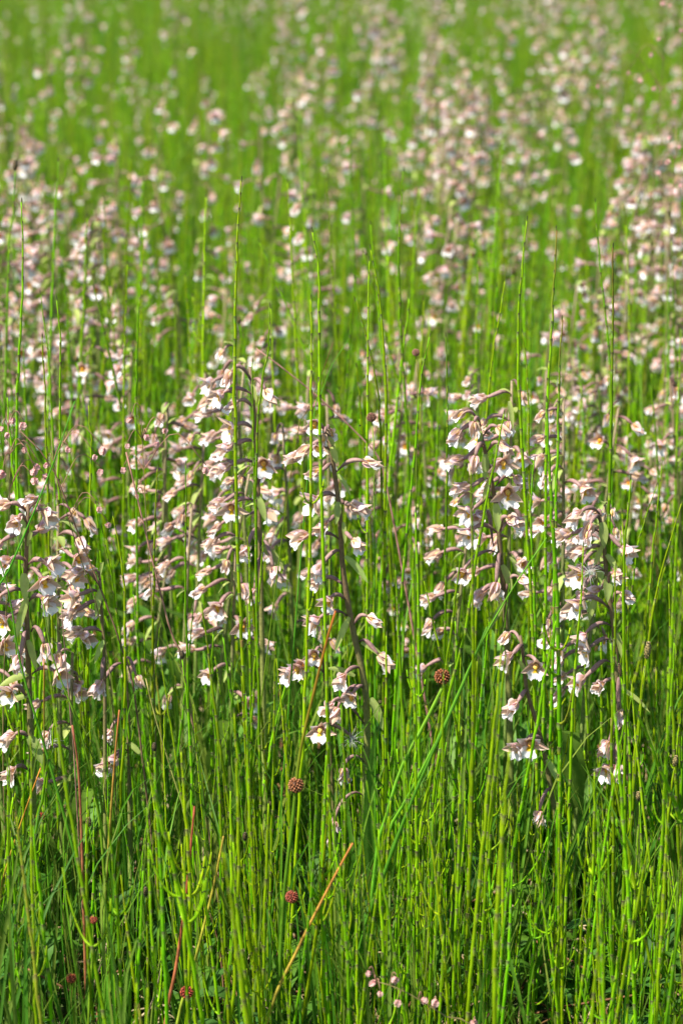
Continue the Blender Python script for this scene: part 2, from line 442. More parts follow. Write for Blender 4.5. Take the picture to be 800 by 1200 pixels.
FARLAND = [('the tallest horsetail tip', 283, 212), ('the hooked horsetail tip', 366, 272), ('the bowed horsetail tip', 434, 292), ('the soft leaning horsetail tip', 697, 237), ('the purplish horsetail tip', 718, 290),
 ('the long blurred horsetail tip', 473, 200), ('the bent horsetail tip', 617, 258), ('the left-edge horsetail tip', 26, 237), ('the blurred dark cone', 18, 195), ('the topmost pink spikelets', 775, 10), ('the close-noded horsetail tip', 67, 352),
 ('the beaded horsetail tip', 165, 335), ('the rusty horsetail tip', 658, 375), ('the dark-tipped leaning horsetail', 592, 330), ('the crooked horsetail tip', 316, 360), ('the needle-tipped horsetail', 503, 395), ('the right-edge dark spikelets', 785, 180),
 ('the dark rush cluster', 435, 489), ('the pale middle orchid top', 562, 500), ('the central orchid top', 384, 505)]
taken = {}
def relate(fmt, px, py, table, most=600):
    # a place told from the nearest landmark, not yet used for this kind of thing
    opts = []
    for nm, lx, ly in table:
        dx, dy = px - lx, py - ly; d = math.hypot(dx, dy)
        if d > most: continue
        a = (math.degrees(math.atan2(-dy, dx)) + 360) % 360
        dr = ('right of', 'above right of', 'above', 'above left of', 'left of', 'below left of', 'below', 'below right of')[int((a + 22.5) // 45) % 8]
        bd = 'close' if d < 14 else 'just' if d < 30 else 'a little' if d < 60 else 'further' if d < 100 else 'well' if d < 170 else 'far' if d < 260 else 'very far'
        opts.append((d, fmt % ('%s %s %s' % (bd, dr, nm))))
    opts.sort()
    for d, t in opts:
        if t not in taken: taken[t] = 1; return t
    return opts[0][1]
ZONES = ['at the left edge of the meadow', 'in the thicket left of the central orchid', 'round the foot of the central orchid', 'between the central and the right-hand orchid', 'under the right-hand orchid', 'at the right edge of the meadow']
for s in single:
    me, h = HT_MESH[s[2]]
    o = link('horsetail', me); o.location = (s[0], s[1], -0.01); o.rotation_euler = (rnd.gauss(0, 0.05), rnd.gauss(0, 0.05), s[4]); o.scale = (s[3],) * 3
    px, py = proj((s[0], s[1], h * s[3])); z = min(5, max(0, int(px // 134)))
    b = 'tip high' if py < 850 else 'tip halfway up' if py < 1010 else 'low tip'
    bare = ('bare', 'bare', 'branched', 'branched', 'bare', 'branched')[s[2] % 6] if s[2] != 13 else 'cone-tipped'
    tag(o, relate('%s green horsetail, tip %%s' % bare, px, py, LAND), 'horsetail', 'horsetails of the front sward')

def hero_horsetail(pp, Y, label, r=0.00125, dY=0.0, cone=None, branches=0, tipcol=None, tint=1.0):
    pts = [at(x, y, Y + dY * i) for i, (x, y) in enumerate(pp)]
    last = pts[-1]
    d = (pts[-1] - pts[-2]); d.normalize()
    base = Vector((last.x + d.x * 0.6 * last.z, last.y, -0.01))
    if last.z > 0.03: pts.append(base)
    else: pts[-1].z = -0.01; base = pts[-1]
    pts = spline(list(reversed(pts)), 22)
    loc = Vector((base.x, base.y, 0))
    t = thing('horsetail', label, 'horsetail', loc)
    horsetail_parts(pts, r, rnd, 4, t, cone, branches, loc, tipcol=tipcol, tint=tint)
    return t

HERO = [
 ([(283, 212), (276, 330), (277, 600), (290, 900)], 1.70, 'tallest horsetail stem, straight, crossing the left blurred orchid spikes', 0.0014),
 ([(366, 272), (373, 300), (375, 520), (382, 760), (385, 900)], 1.66, 'tall horsetail with a hooked tip standing just before the central orchid', 0.0014),
 ([(434, 292), (444, 350), (452, 450), (451, 600), (450, 760)], 1.72, 'tall slightly bowed horsetail right of the central orchid tip', 0.0012),
 ([(416, 352), (430, 400), (443, 460), (447, 560)], 1.78, 'thin leaning horsetail whose tip ends above the brown rush cluster', 0.0010),
 ([(697, 237), (701, 300), (712, 400), (716, 520)], 1.95, 'soft horsetail stem leaning over the pink drift at upper right', 0.0011),
 ([(718, 290), (716, 470), (713, 640), (712, 900)], 1.70, 'upright horsetail with purplish tip above the front right orchid', 0.0014),
 ([(651, 270), (646, 390), (640, 480), (638, 700)], 1.72, 'straight tall horsetail left of the purplish-tipped one', 0.0013),
 ([(617, 258), (608, 350), (607, 440), (617, 620), (626, 800)], 1.70, 'tall bent horsetail that passes right of the pale middle orchid', 0.0013),
 ([(658, 375), (655, 430), (651, 600)], 1.74, 'horsetail with a rusty blunt tip among tall stems', 0.0013),
 ([(612, 390), (618, 450), (620, 620)], 1.85, 'short bowed horsetail ending just above the pale middle orchid', 0.0010),
 ([(592, 330), (580, 400), (570, 480), (562, 620)], 1.90, 'dark-tipped horsetail leaning right over the pale middle orchid', 0.0011),
 ([(473, 200), (467, 290), (470, 400), (479, 560)], 2.0, 'long blurred horsetail rising into the far flowers near the centre', 0.0012),
 ([(26, 237), (27, 330), (20, 480), (22, 600)], 1.78, 'tallest horsetail by the left edge of the meadow', 0.0013),
 ([(67, 352), (71, 400), (70, 520), (68, 640)], 1.76, 'horsetail with close nodes above the left orchid', 0.0012),
 ([(48, 345), (58, 430), (64, 560)], 1.95, 'faint curved horsetail behind the left orchid', 0.0011),
 ([(50, 395), (53, 460), (56, 560)], 1.78, 'horsetail just left of the close-noded one', 0.0011),
 ([(165, 335), (160, 420), (160, 560)], 1.92, 'single horsetail with beaded dark tip above the quaking grass', 0.0012),
 ([(150, 310), (146, 420), (145, 560)], 2.05, 'faint straight horsetail beside the beaded-tip one', 0.0011),
 ([(316, 360), (317, 395), (302, 490), (300, 650), (303, 800)], 1.72, 'crooked horsetail crossing the open flower left of centre', 0.0012),
 ([(503, 395), (492, 450), (487, 520), (470, 700)], 1.74, 'bright horsetail leaning right with needle-like tip', 0.0011),
 ([(522, 395), (524, 450), (523, 560)], 1.80, 'short upright horsetail tip beside the needle-tipped one', 0.0010),
 ([(590, 485), (575, 560), (558, 650), (545, 740), (518, 860)], 1.64, 'long leaning horsetail crossing the pale middle orchid', 0.0013),
 ([(738, 562), (731, 650), (730, 735), (732, 900), (730, 1060)], 1.64, 'thick horsetail right in front of the front right orchid', 0.0014),
 ([(626, 540), (621, 600), (626, 720)], 1.72, 'bright stem left of the whorled horsetail', 0.0013),
 ([(640, 470), (644, 560), (652, 700), (655, 900), (652, 1000)], 1.62, 'thick horsetail with a whorl of upcurved branches by the right orchid', 0.0017),
 ([(798, 590), (772, 680), (758, 760), (742, 900)], 1.68, 'leaning horsetail at the right edge beside the front right orchid', 0.0011),
 ([(768, 570), (752, 620), (740, 690)], 1.78, 'dark thin horsetail leaning above the front right orchid', 0.0009),
 ([(683, 640), (680, 700), (672, 800), (668, 900)], 1.62, 'pale green horsetail before the left flowers of the right orchid', 0.0012),
 ([(721, 665), (719, 760), (716, 880), (718, 990)], 1.60, 'bright horsetail in front of the lower right orchid stalk', 0.0013),
 ([(185, 550), (181, 640), (179, 800)], 1.72, 'pale-tipped horsetail below the small red spikelets', 0.0011),
 ([(133, 605), (146, 690), (146, 850), (140, 960)], 1.68, 'curved horsetail right of the small left orchid', 0.0012),
 ([(120, 620), (134, 700), (146, 800)], 1.70, 'bent horsetail beside the curved one near the left', 0.0010),
 ([(218, 545), (218, 700), (224, 900)], 1.70, 'straight thin horsetail in front of the left blurred orchids', 0.0010),
 ([(105, 475), (107, 560), (104, 700)], 1.76, 'upright horsetail next to the pale quaking-grass spikelets', 0.0011),
 ([(296, 425), (297, 520), (300, 640)], 1.72, 'horsetail with a pale knobbly tip against the left orchid spikes', 0.0011),
 ([(540, 650), (520, 800), (500, 960)], 1.6, 'bright stem running down from the middle orchid', 0.0012),
 ([(775, 545), (765, 640), (757, 740)], 1.8, 'slender stem before the right grass', 0.0010),
 ([(382, 735), (384, 850), (387, 1000)], 1.55, 'front horsetail overlapping the lower flowers of the central orchid', 0.0013),
 ([(401, 830), (404, 960), (402, 1100)], 1.52, 'yellow-green horsetail before the lower stalk of the central orchid', 0.0013),
 ([(484, 755), (487, 900), (489, 1080)], 1.55, 'beaded horsetail right of the central orchid stalk', 0.0013),
 ([(453, 745), (452, 850), (453, 1010)], 1.6, 'horsetail crossing the tan drooping flower right of the central stalk', 0.0013),
 ([(560, 775), (552, 900), (548, 1060)], 1.5, 'dark green horsetail under the brown rush ball', 0.0013),
]
for pp, Y, lab, r in HERO:
    hero_horsetail(pp, Y, lab, r, branches=3 if 'whorl' in lab else 0, tipcol=(0.22, 0.10, 0.04) if 'rusty' in lab or 'purplish' in lab else None)
CONES = [
 ([(757, 772), (748, 850), (740, 960)], 1.64, 'horsetail with a long pale cone spotted black', (0.0022, 0.0125, 0.2)),
 ([(727, 793), (735, 850), (738, 940)], 1.66, 'horsetail with a thin dark cone next to the pale-coned one', (0.0014, 0.010, 0.9)),
 ([(748, 938), (752, 1010), (752, 1100)], 1.60, 'horsetail with a stubby yellow and black cone', (0.0018, 0.0065, 0.3)),
 ([(105, 968), (110, 1010), (108, 1100)], 1.60, 'horsetail with yellowish cone left of the orange stalk', (0.0018, 0.0065, 0.3)),
 ([(181, 880), (182, 950), (186, 1050)], 1.62, 'horsetail with a small black cone right of the small left orchid', (0.0016, 0.006, 0.9)),
 ([(171, 1050), (173, 1100), (174, 1180)], 1.55, 'horsetail with a blackish cone in the lower left sward', (0.0017, 0.0065, 0.9)),
 ([(134, 1140), (136, 1170), (138, 1220)], 1.50, 'horsetail with greyish cone low in the left sward', (0.0017, 0.006, 0.7)),
 ([(133, 1190), (134, 1210), (135, 1240)], 1.48, 'lowest horsetail cone near the left bottom', (0.0018, 0.0075, 0.6)),
 ([(287, 985), (286, 1040), (288, 1120)], 1.58, 'horsetail with black cone left of the red rush head', (0.0016, 0.006, 0.9)),
 ([(214, 772), (222, 850), (226, 960)], 1.68, 'horsetail with dark cone above the red-brown blade', (0.0016, 0.006, 0.9)),
 ([(18, 200), (15, 260), (10, 330)], 2.15, 'blurred horsetail with a dark cone against the far flowers', (0.002, 0.009, 0.9)),
 ([(790, 898), (783, 960), (778, 1060)], 1.62, 'horsetail with tan cone at the right edge', (0.0019, 0.008, 0.2)),
]
for pp, Y, lab, cn in CONES: hero_horsetail(pp, Y, lab, 0.0012, cone=cn)

# ------------------------------------------------------------------ orchids
def pk(a, b): return lambda u, v: lerp(a, b, u)
TAN = (0.56, 0.43, 0.20); ROSE = (0.54, 0.24, 0.28); WHITE = (0.91, 0.90, 0.92); BLUSH = (0.78, 0.52, 0.56); OVARY = (0.27, 0.15, 0.145)
def sepal_col(u, v):
    st = (0.5 + 0.5 * math.cos(v * 12)) ** 1.5
    c = lerp(ROSE, TAN, 0.30 + 0.55 * (1 - st))
    c = lerp(c, (0.74, 0.60, 0.44), max(0, abs(v) - 0.45) * 1.3)
    return lerp(c, (0.76, 0.57, 0.54), 0.5 * u)
def petal_col(u, v):
    c = lerp((0.62, 0.22, 0.30), (0.88, 0.77, 0.81), min(1, 0.2 + u * 1.1)); return lerp(c, BLUSH, 0.55 * (0.5 + 0.5 * math.cos(v * 8)) * (1 - u * 0.6))
def epi_col(u, v):
    if u < 0.3 and abs(v) < 0.45: return (0.80, 0.50, 0.05)
    vein = 0.5 + 0.5 * math.cos(v * 11)
    return lerp(lerp((0.74, 0.55, 0.56), (0.84, 0.78, 0.76), vein), WHITE, min(1, u * 1.6))
def hypo_col(u, v):
    st = 0.5 + 0.5 * math.cos(v * 12)
    return lerp((0.84, 0.34, 0.02), lerp((0.66, 0.35, 0.33), (0.80, 0.68, 0.62), st), min(1, abs(v) * 1.6))
I4 = Matrix.Identity(4); FK = 1.05      # the blooms are a good two centimetres across
def epi_shape(u): return 0.30 + 0.72 * math.sqrt(max(0.0, 1 - (2 * (u * 0.97 + 0.02) - 1.05) ** 2 * 0.95)) if u < 0.9 else 0.55
def flower_part_meshes(op, seed, hi=True):
    """op: 0 a shut bell, 1 wide open. X is the way the flower looks, Z its upper side"""
    g = random.Random(seed); nu, nv = (7, 6) if hi else (4, 2)
    j = lambda a: a * g.uniform(0.85, 1.15)
    out = []
    b = lambda f, name: (lambda mb: (f(mb), out.append((name, mb)))) (MB())
    b(lambda m: m.petal(I4, 0.0125, j(0.0064), R(6 + 34 * op), R(g.uniform(-8, 8)), R(-16 + 20 * op), 0.55, sepal_col, nu, nv), 'sepal')
    for s in (-1, 1):
        b(lambda m: m.petal(I4, 0.0130, j(0.0060), R(6 + 44 * op) * g.uniform(0.7, 1.2), s * R(108 + g.uniform(-8, 8)), R(-16 + 26 * op), 0.5, sepal_col, nu, nv), 'sepal')
    for s in (-1, 1):
        b(lambda m: m.petal(I4, 0.0106, j(0.0062), R(8 + 34 * op), s * R(50 + g.uniform(-8, 8)), R(-8 + 20 * op), 0.35, petal_col, nu, nv), 'petal')
    def lip(m):
        m.petal(I4, 0.0042, 0.0078, R(8 + 18 * op), math.pi, R(10), 0.75, hypo_col, max(3, nu - 3), nv, shape=lambda u: 0.55 + 0.45 * math.sin(math.pi * (0.2 + 0.7 * u)))
        th = R(13 + 18 * op); x0 = 0.0040 * math.cos(th); r0 = 0.0040 * math.sin(th)
        m.petal(I4, 0.0080, 0.0104, R(10 + 32 * op), math.pi, R(16), 0.38, epi_col, nu, nv + 2, shape=epi_shape, ruffle=0.0014, x0=x0, r0=r0, phase=g.uniform(0, 6))
    b(lip, 'lip')
    for n_, m_ in out: m_.v = [Vector(q) * FK for q in m_.v]
    return out
def column_into(mb):
    mb.blob((0.0034, 0, 0.0000), (1, 0, -0.25), 0.0021, 0.0062, lambda u: lerp((0.62, 0.50, 0.28), (0.82, 0.44, 0.04), u), 6, 5)
FLOWERS = {}
for key, op in (('bud', -0.12), ('bell', 0.12), ('half', 0.45), ('open', 0.8), ('wide', 1.05)):
    for sd_ in range(3):
        FLOWERS[key, sd_] = [(n, m.mesh(n, M_PETAL)) for n, m in flower_part_meshes(op, hash((op, sd_)) % 1000 if False else int(op * 100) + 300 + sd_ * 17)]
def joined_flower(op, seed, hi=False, ovary=True):
    mb = MB(); 
    for n, m in flower_part_meshes(op, seed, hi):
        o = len(mb.v); mb.v += m.v; mb.c += m.c; mb.f += [tuple(i + o for i in f) for f in m.f]
    column_into(mb)
    return mb
def frame_for(az, pitch, roll=0.0):
    h = Vector((math.cos(az), math.sin(az), 0)); z = Vector((0, 0, 1))
    F = h * math.cos(pitch) - z * math.sin(pitch); U = h * math.sin(pitch) + z * math.cos(pitch); Yv = U.cross(F)
    return F, Matrix((F, Yv, U)).transposed().to_4x4() @ Matrix.Rotation(roll, 4, 'X')
def ovary_into(mb, a, e, F, k=1.0, hi=True, arch=0.30):
    """a: where it leaves the stalk, e: foot of the flower, F: the way the flower looks"""
    d = e - a; L = d.length
    c1 = a + Vector((d.x, d.y, 0)) * 0.35 + Vector((0, 0, L * arch)); c2 = e - F * L * 0.42
    n = 11 if hi else 5; pts = []; rad = []; col = []
    for i in range(n):
        t = i / (n - 1); s = 1 - t
        pts.append(a * s ** 3 + c1 * 3 * s * s * t + c2 * 3 * s * t * t + e * t ** 3)
        rad.append(k * (0.00055 + 0.00105 * max(0, math.sin(math.pi * max(0, (t - 0.15) / 0.93))) ** 0.8))
        col.append(lerp((0.10, 0.055, 0.045), lerp(OVARY, (0.36, 0.22, 0.20), t), min(1, t * 2)))
    mb.tube(pts, rad, col, 10 if hi else 4, ridge=0.10 if hi else 0)
def bract_into(mb, a, tip, W, side, sag=0.15, tint=1.0):
    d = tip - a; L = d.length; nn = d.cross(side); nn = nn.normalized() if nn.length > 1e-6 else Vector((0, 0, 1))
    P = [a + d * (i / 7) + Vector((0, 0, L * sag * math.sin(math.pi * i / 7))) for i in range(8)]
    mb.leaf(P, W, lambda u, v: tuple(x * tint for x in lerp((0.42, 0.54, 0.12), (0.52, 0.62, 0.20), 0.5 + 0.5 * math.cos(v * 10) * (1 - u))), side, 0.3, 4)

class Orchid:
    def __init__(s, label, Y, stem, group=None, r=0.0026, name='marsh_orchid', cat='orchid'):
        s.Y = Y
        base = at(stem[-1][0], stem[-1][1], Y)
        s.loc = Vector((base.x, Y, 0)); s.root = thing(name, label, cat, s.loc, group)
        pts = [at(x, y, Y) for x, y in stem]
        if pts[-1].z > 0.0: pts.append(Vector((base.x, Y, -0.01)))
        pts = [p - s.loc for p in pts]; P = spline(list(reversed(pts)), 26)
        mb = MB(); H = P[-1].z
        mb.tube(P, [r * 0.93 * (1.12 - 0.62 * (i / 25) ** 1.6) for i in range(26)],
                [lerp((0.24, 0.34, 0.06), (0.18, 0.125, 0.065), min(1, max(0, (i / 25 - 0.30) * 2.2))) for i in range(26)], 10, ridge=0.04)
        mb.build('stalk', M_STALK, s.root)
    def flower(s, a, e, az, pitch, kind, k=1.0, dy=0.0, roll=0.0):
        if 165 <= az <= 220: az += 20     # most of them look a little towards the path
        elif az <= 20 or az >= 335: az -= 22
        azr, p = R(az), R(pitch); F, M = frame_for(azr, p, R(roll))
        off = math.sin(azr) * 0.013
        A = at(a[0], a[1], s.Y) - s.loc; E = at(e[0], e[1], s.Y + off + dy) - s.loc
        mb = MB(); loc = E
        ovary_into(mb, A - E, Vector((0, 0, 0)), F, k, arch=0.35 if pitch < 60 else 0.75)
        cm = MB(); column_into(cm); o = len(mb.v)
        mb.v += [M @ v for v in cm.v]; mb.c += cm.c; mb.f += [tuple(i + o for i in f) for f in cm.f]
        fo = mb.build('flower', M_STALK, s.root); fo.location = loc
        g = rnd.randrange(3)
        for n, me in FLOWERS[kind, g]:
            wob = Matrix.Rotation(rnd.gauss(0, 0.06), 4, 'X') @ Matrix.Rotation(rnd.gauss(0, 0.07), 4, 'Y') @ Matrix.Rotation(rnd.gauss(0, 0.07), 4, 'Z')
            ks = k * rnd.uniform(0.93, 1.08)
            link(n, me, fo, M @ wob @ Matrix.Diagonal((ks, ks, ks, 1)))
        return fo
    def bract(s, a, t, W, dy=-0.006):
        A = at(a[0], a[1], s.Y - 0.002) - s.loc; T = at(t[0], t[1], s.Y + dy) - s.loc
        mb = MB(); bract_into(mb, Vector((0, 0, 0)), (T - A) * 1.12, W * 0.82, Vector((1, 0.35, 0.2)) if abs((T - A).x) < abs((T - A).z) else Vector((0.1, 0.5, 1)), 0.08)
        o = mb.build('bract', M_LEAF, s.root); o.location = A
    def leaf(s, pp, W, dY=-0.02, tint=1.0, name='leaf'):
        pts = [at(x, y, s.Y + dY * i / max(1, len(pp) - 1)) - s.loc for i, (x, y) in enumerate(pp)]
        mb = MB(); mb.leaf(spline(pts, 14), W, lambda u, v: tuple(x * tint for x in lerp((0.10, 0.24, 0.02), (0.17, 0.32, 0.04), 0.5 + 0.5 * math.cos(v * 16))), Vector((1, 0.5, 0)), 0.35, 6,
                                 shape=lambda u: math.sin(math.pi * (0.2 + 0.8 * u)) ** 0.6 if u < 1 else 0.02)
        mb.build(name, M_LEAF, s.root)

def hero(label, Y, stem, flowers, bracts=(), leaves=(), r=0.0026):
    o = Orchid(label, Y, stem, r=r)
    for f in flowers: o.flower(*f)
    for b in bracts: o.bract(*b)
    for l in leaves: o.leaf(*l)
    return o

hero('sharpest marsh orchid in the middle, dark leaning stalk with flowers on arching ovaries', 1.70,
     [(384, 503), (387, 520), (391, 550), (396, 583), (399, 612), (400, 650), (407, 705), (417, 755), (427, 800), (430, 850), (428, 1000), (432, 1240)],
     [((402, 648), (376, 663), 200, 40, 'open', 1.1), ((397, 632), (361, 627), 180, 0, 'half', 1.12), ((396, 584), (371, 583), 195, 22, 'wide', 1.12),
      ((394, 553), (425, 540), 5, 8, 'bell', 1.1), ((387, 528), (352, 533), 180, 12, 'half', 1.05), ((387, 520), (362, 524), 185, 30, 'bell', 1.0),
      ((390, 545), (376, 551), 190, 5, 'bell', 1.0), ((399, 606), (383, 612), 225, 20, 'half', 1.0), ((400, 625), (413, 632), 320, 25, 'half', 1.0), ((407, 705), (388, 700), 235, 25, 'open', 1.0), ((412, 735), (430, 722), 330, 20, 'bell', 0.95), ((424, 785), (404, 790), 215, 30, 'half', 1.0), ((384, 505), (386, 503), 60, 55, 'bud', 0.8), ((383, 506), (380, 508), 200, 70, 'bud', 0.7),
      ((386, 515), (369, 494), 265, 8, 'open', 0.85), ((388, 530), (374, 522), 262, 12, 'open', 0.8), ((402, 590), (410, 592), 10, 14, 'half', 1.15),
      ((406, 690), (378, 678), 200, 15, 'half', 1.0, 0.012), ((407, 722), (374, 724), 192, 24, 'open', 1.1), ((421, 752), (443, 767), 0, 40, 'half', 1.15),
      ((431, 815), (396, 829), 215, 62, 'half', 1.0), ((428, 806), (414, 812), 250, 25, 'open', 0.95),
      ((428, 850), (388, 824), 240, 20, 'half', 0.95, -0.01), ((430, 880), (376, 853), 262, 5, 'wide', 0.9, -0.012), ((430, 900), (403, 900), 260, 60, 'half', 0.9),
      ((430, 940), (392, 962), 250, 80, 'half', 0.8)],
     [((396, 588), (394, 612), 0.0065), ((404, 652), (428, 680), 0.006), ((396, 556), (409, 578), 0.004), ((409, 723), (394, 760), 0.0065), ((416, 792), (386, 784), 0.005),
      ((434, 818), (447, 852), 0.008), ((423, 753), (450, 773), 0.005), ((388, 524), (394, 542), 0.006), ((384, 512), (392, 524), 0.004), ((402, 612), (404, 635), 0.004)],
     [([(431, 1230), (437, 1100), (432, 960), (440, 850)], 0.011, -0.03), ([(430, 1230), (424, 1120), (415, 1040), (422, 985)], 0.014, -0.06), ([(433, 1240), (455, 1190), (480, 1150), (492, 1130)], 0.016, -0.05)], r=0.0031)

hero('front right marsh orchid with long dark stalk curving down to a broad leaf', 1.70,
     [(702, 605), (706, 625), (709, 660), (712, 690), (717, 725), (721, 760), (722, 800), (727, 850), (737, 900), (746, 960), (751, 1050), (768, 1180)],
     [((702, 602), (681, 599), 195, 30, 'half', 1.1), ((703, 606), (692, 613), 200, 55, 'bud', 0.95), ((702, 612), (689, 622), 240, 65, 'bud', 0.85),
      ((703, 625), (668, 625), 180, 4, 'half', 1.1), ((705, 643), (686, 643), 180, 15, 'half', 1.1), ((707, 628), (727, 641), 350, 28, 'open', 1.1),
      ((704, 604), (700, 600), 80, 20, 'bell', 0.9), ((710, 672), (684, 668), 195, 20, 'wide', 1.15), ((714, 714), (679, 704), 200, 25, 'open', 1.15),
      ((717, 735), (686, 742), 195, 40, 'open', 1.05), ((717, 752), (691, 758), 185, 30, 'wide', 1.05), ((716, 777), (685, 793), 190, 24, 'open', 1.15),
      ((712, 690), (718, 672), 300, 5, 'half', 0.9), ((716, 708), (727, 695), 340, 10, 'bell', 0.95), ((724, 800), (725, 832), 330, 76, 'half', 1.1),
      ((721, 838), (713, 868), 200, 48, 'half', 1.1), ((724, 870), (714, 897), 230, 25, 'open', 1.1), ((721, 800), (706, 800), 215, 10, 'half', 0.9),
      ((726, 868), (722, 896), 280, 50, 'half', 1.0), ((714, 682), (702, 690), 150, 20, 'half', 0.9)],
     [((705, 612), (707, 640), 0.0085), ((705, 640), (696, 662), 0.005), ((710, 650), (721, 668), 0.006), ((711, 675), (711, 703), 0.0085), ((722, 742), (727, 768), 0.005),
      ((736, 845), (733, 882), 0.0075), ((725, 806), (757, 832), 0.004), ((697, 700), (690, 726), 0.006)],
     [([(770, 1230), (772, 1150), (760, 1090), (752, 1040)], 0.014, -0.02), ([(770, 1225), (748, 1160), (735, 1110), (722, 1070)], 0.012, -0.04), ([(750, 1050), (740, 1035), (730, 1015), (726, 1005)], 0.006, -0.01), ([(765, 1230), (735, 1180), (705, 1120), (690, 1090)], 0.014, -0.05)], r=0.0029)

hero('pale middle orchid right of centre, crowded top spike over a bare olive stalk', 1.76,
     [(560, 497), (566, 520), (574, 555), (582, 600), (585, 635), (590, 700), (594, 760), (598, 900), (602, 1200)],
     [((563, 500), (556, 494), 200, 85, 'bud', 0.9), ((561, 500), (540, 504), 190, 32, 'bell', 1.1), ((560, 492), (544, 483), 185, 20, 'bud', 0.8),
      ((568, 525), (542, 538), 182, 6, 'bell', 1.15), ((568, 525), (557, 534), 220, 76, 'bell', 1.1), ((575, 563), (550, 570), 180, 5, 'half', 1.12),
      ((577, 585), (554, 596), 192, 22, 'open', 1.15), ((583, 625), (554, 620), 200, 28, 'open', 1.15), ((574, 552), (588, 540), 282, 12, 'wide', 1.05),
      ((582, 590), (593, 574), 280, 12, 'wide', 1.15), ((586, 622), (594, 606), 345, 15, 'half', 1.15), ((586, 655), (581, 682), 250, 76, 'half', 1.15),
      ((587, 690), (564, 694), 200, 45, 'half', 1.1), ((584, 650), (543, 668), 255, 15, 'open', 0.95), ((566, 510), (582, 500), 340, 20, 'bud', 0.9),
      ((570, 530), (585, 520), 320, 30, 'half', 0.95), ((580, 570), (602, 558), 350, 35, 'half', 0.95), ((578, 640), (566, 600), 210, 20, 'half', 1.0, 0.012),
      ((589, 700), (607, 676), 330, 25, 'half', 0.95), ((566, 512), (572, 508), 100, 10, 'half', 0.9)],
     [((568, 532), (568, 560), 0.007), ((574, 560), (566, 585), 0.005), ((580, 590), (583, 620), 0.008), ((588, 662), (598, 690), 0.007), ((562, 505), (561, 525), 0.005), ((590, 705), (575, 735), 0.006), ((596, 470), (600, 500), 0.005)],
     [([(603, 1230), (590, 1150), (585, 1090), (590, 1040)], 0.012, -0.03)], r=0.0029)

hero('leftmost front orchid, its crowded spike half cut by the left edge', 1.68,
     [(33, 592), (32, 630), (30, 680), (32, 730), (34, 800), (38, 900), (40, 1000), (42, 1230)],
     [((32, 600), (12, 590), 180, 10, 'bell', 1.15), ((34, 598), (42, 584), 210, -5, 'bell', 0.95), ((35, 607), (50, 598), 320, 20, 'half', 1.1),
      ((34, 632), (45, 622), 40, -25, 'half', 1.1), ((31, 630), (3, 634), 190, 22, 'half', 1.15), ((33, 662), (52, 657), 350, 8, 'open', 1.2),
      ((33, 668), (50, 678), 300, 20, 'wide', 1.1), ((31, 695), (2, 697), 190, 25, 'half', 1.15), ((34, 705), (50, 700), 340, 18, 'open', 1.15),
      ((37, 740), (52, 754), 320, 72, 'half', 1.15), ((33, 745), (24, 768), 215, 65, 'half', 1.1), ((38, 790), (64, 786), 345, 15, 'open', 1.1),
      ((32, 720), (8, 724), 230, 15, 'wide', 1.1), ((34, 820), (14, 806), 215, 25, 'wide', 1.1), ((36, 866), (18, 860), 190, 20, 'half', 1.1),
      ((36, 905), (18, 900), 200, 30, 'half', 1.0), ((33, 660), (12, 655), 230, 10, 'half', 1.1), ((33, 615), (22, 606), 255, 20, 'half', 1.0), ((33, 600), (34, 590), 120, 40, 'bud', 0.8)],
     [((28, 608), (24, 640), 0.006), ((28, 672), (30, 702), 0.008), ((32, 700), (20, 745), 0.007), ((34, 790), (2, 804), 0.006), ((34, 862), (48, 892), 0.010), ((33, 640), (38, 622), 0.004), ((33, 750), (42, 782), 0.006), ((36, 815), (2, 828), 0.005)],
     [], r=0.0029)

hero('orchid just right of the leftmost one, slim stalk with four flowers all facing left', 1.72,
     [(117, 672), (118, 700), (121, 740), (123, 800), (124, 1000), (126, 1230)],
     [((116, 685), (98, 669), 185, 5, 'half', 1.15), ((117, 695), (93, 697), 180, 10, 'open', 1.1), ((118, 708), (90, 716), 195, 18, 'open', 1.1),
      ((121, 742), (98, 738), 180, 8, 'half', 1.1), ((123, 775), (119, 797), 230, 72, 'half', 1.0), ((117, 680), (112, 668), 200, -30, 'bud', 0.7)],
     [((118, 690), (113, 720), 0.006), ((117, 676), (121, 660), 0.003), ((122, 750), (112, 775), 0.005)], r=0.002)
hero('small orchid low on the left with blooms beside a rusty blade', 1.74,
     [(146, 770), (149, 820), (152, 900), (155, 1220)],
     [((147, 780), (119, 800), 190, 45, 'half', 1.05), ((150, 872), (138, 888), 200, 25, 'open', 1.1), ((150, 880), (128, 893), 215, 20, 'half', 1.1), ((150, 850), (130, 855), 230, 60, 'half', 0.8), ((147, 775), (160, 792), 320, 60, 'bell', 0.8)],
     [((150, 870), (165, 885), 0.005)], r=0.0024)
hero('orchid between middle and right with low blooms on a bent stalk', 1.68,
     [(609, 745), (613, 770), (617, 810), (632, 860), (646, 930), (656, 1010), (662, 1220)],
     [((613, 757), (600, 766), 190, 22, 'half', 1.15), ((614, 770), (628, 778), 260, 10, 'wide', 0.9), ((618, 810), (606, 822), 195, 30, 'half', 1.15),
      ((634, 862), (610, 873), 205, 15, 'open', 1.0), ((636, 868), (622, 868), 258, 12, 'wide', 1.15), ((648, 930), (632, 950), 220, 75, 'half', 0.9), ((614, 762), (596, 742), 200, 30, 'bud', 0.8, 0.02)],
     [((617, 790), (607, 775), 0.004), ((640, 890), (652, 915), 0.006)], r=0.0024)
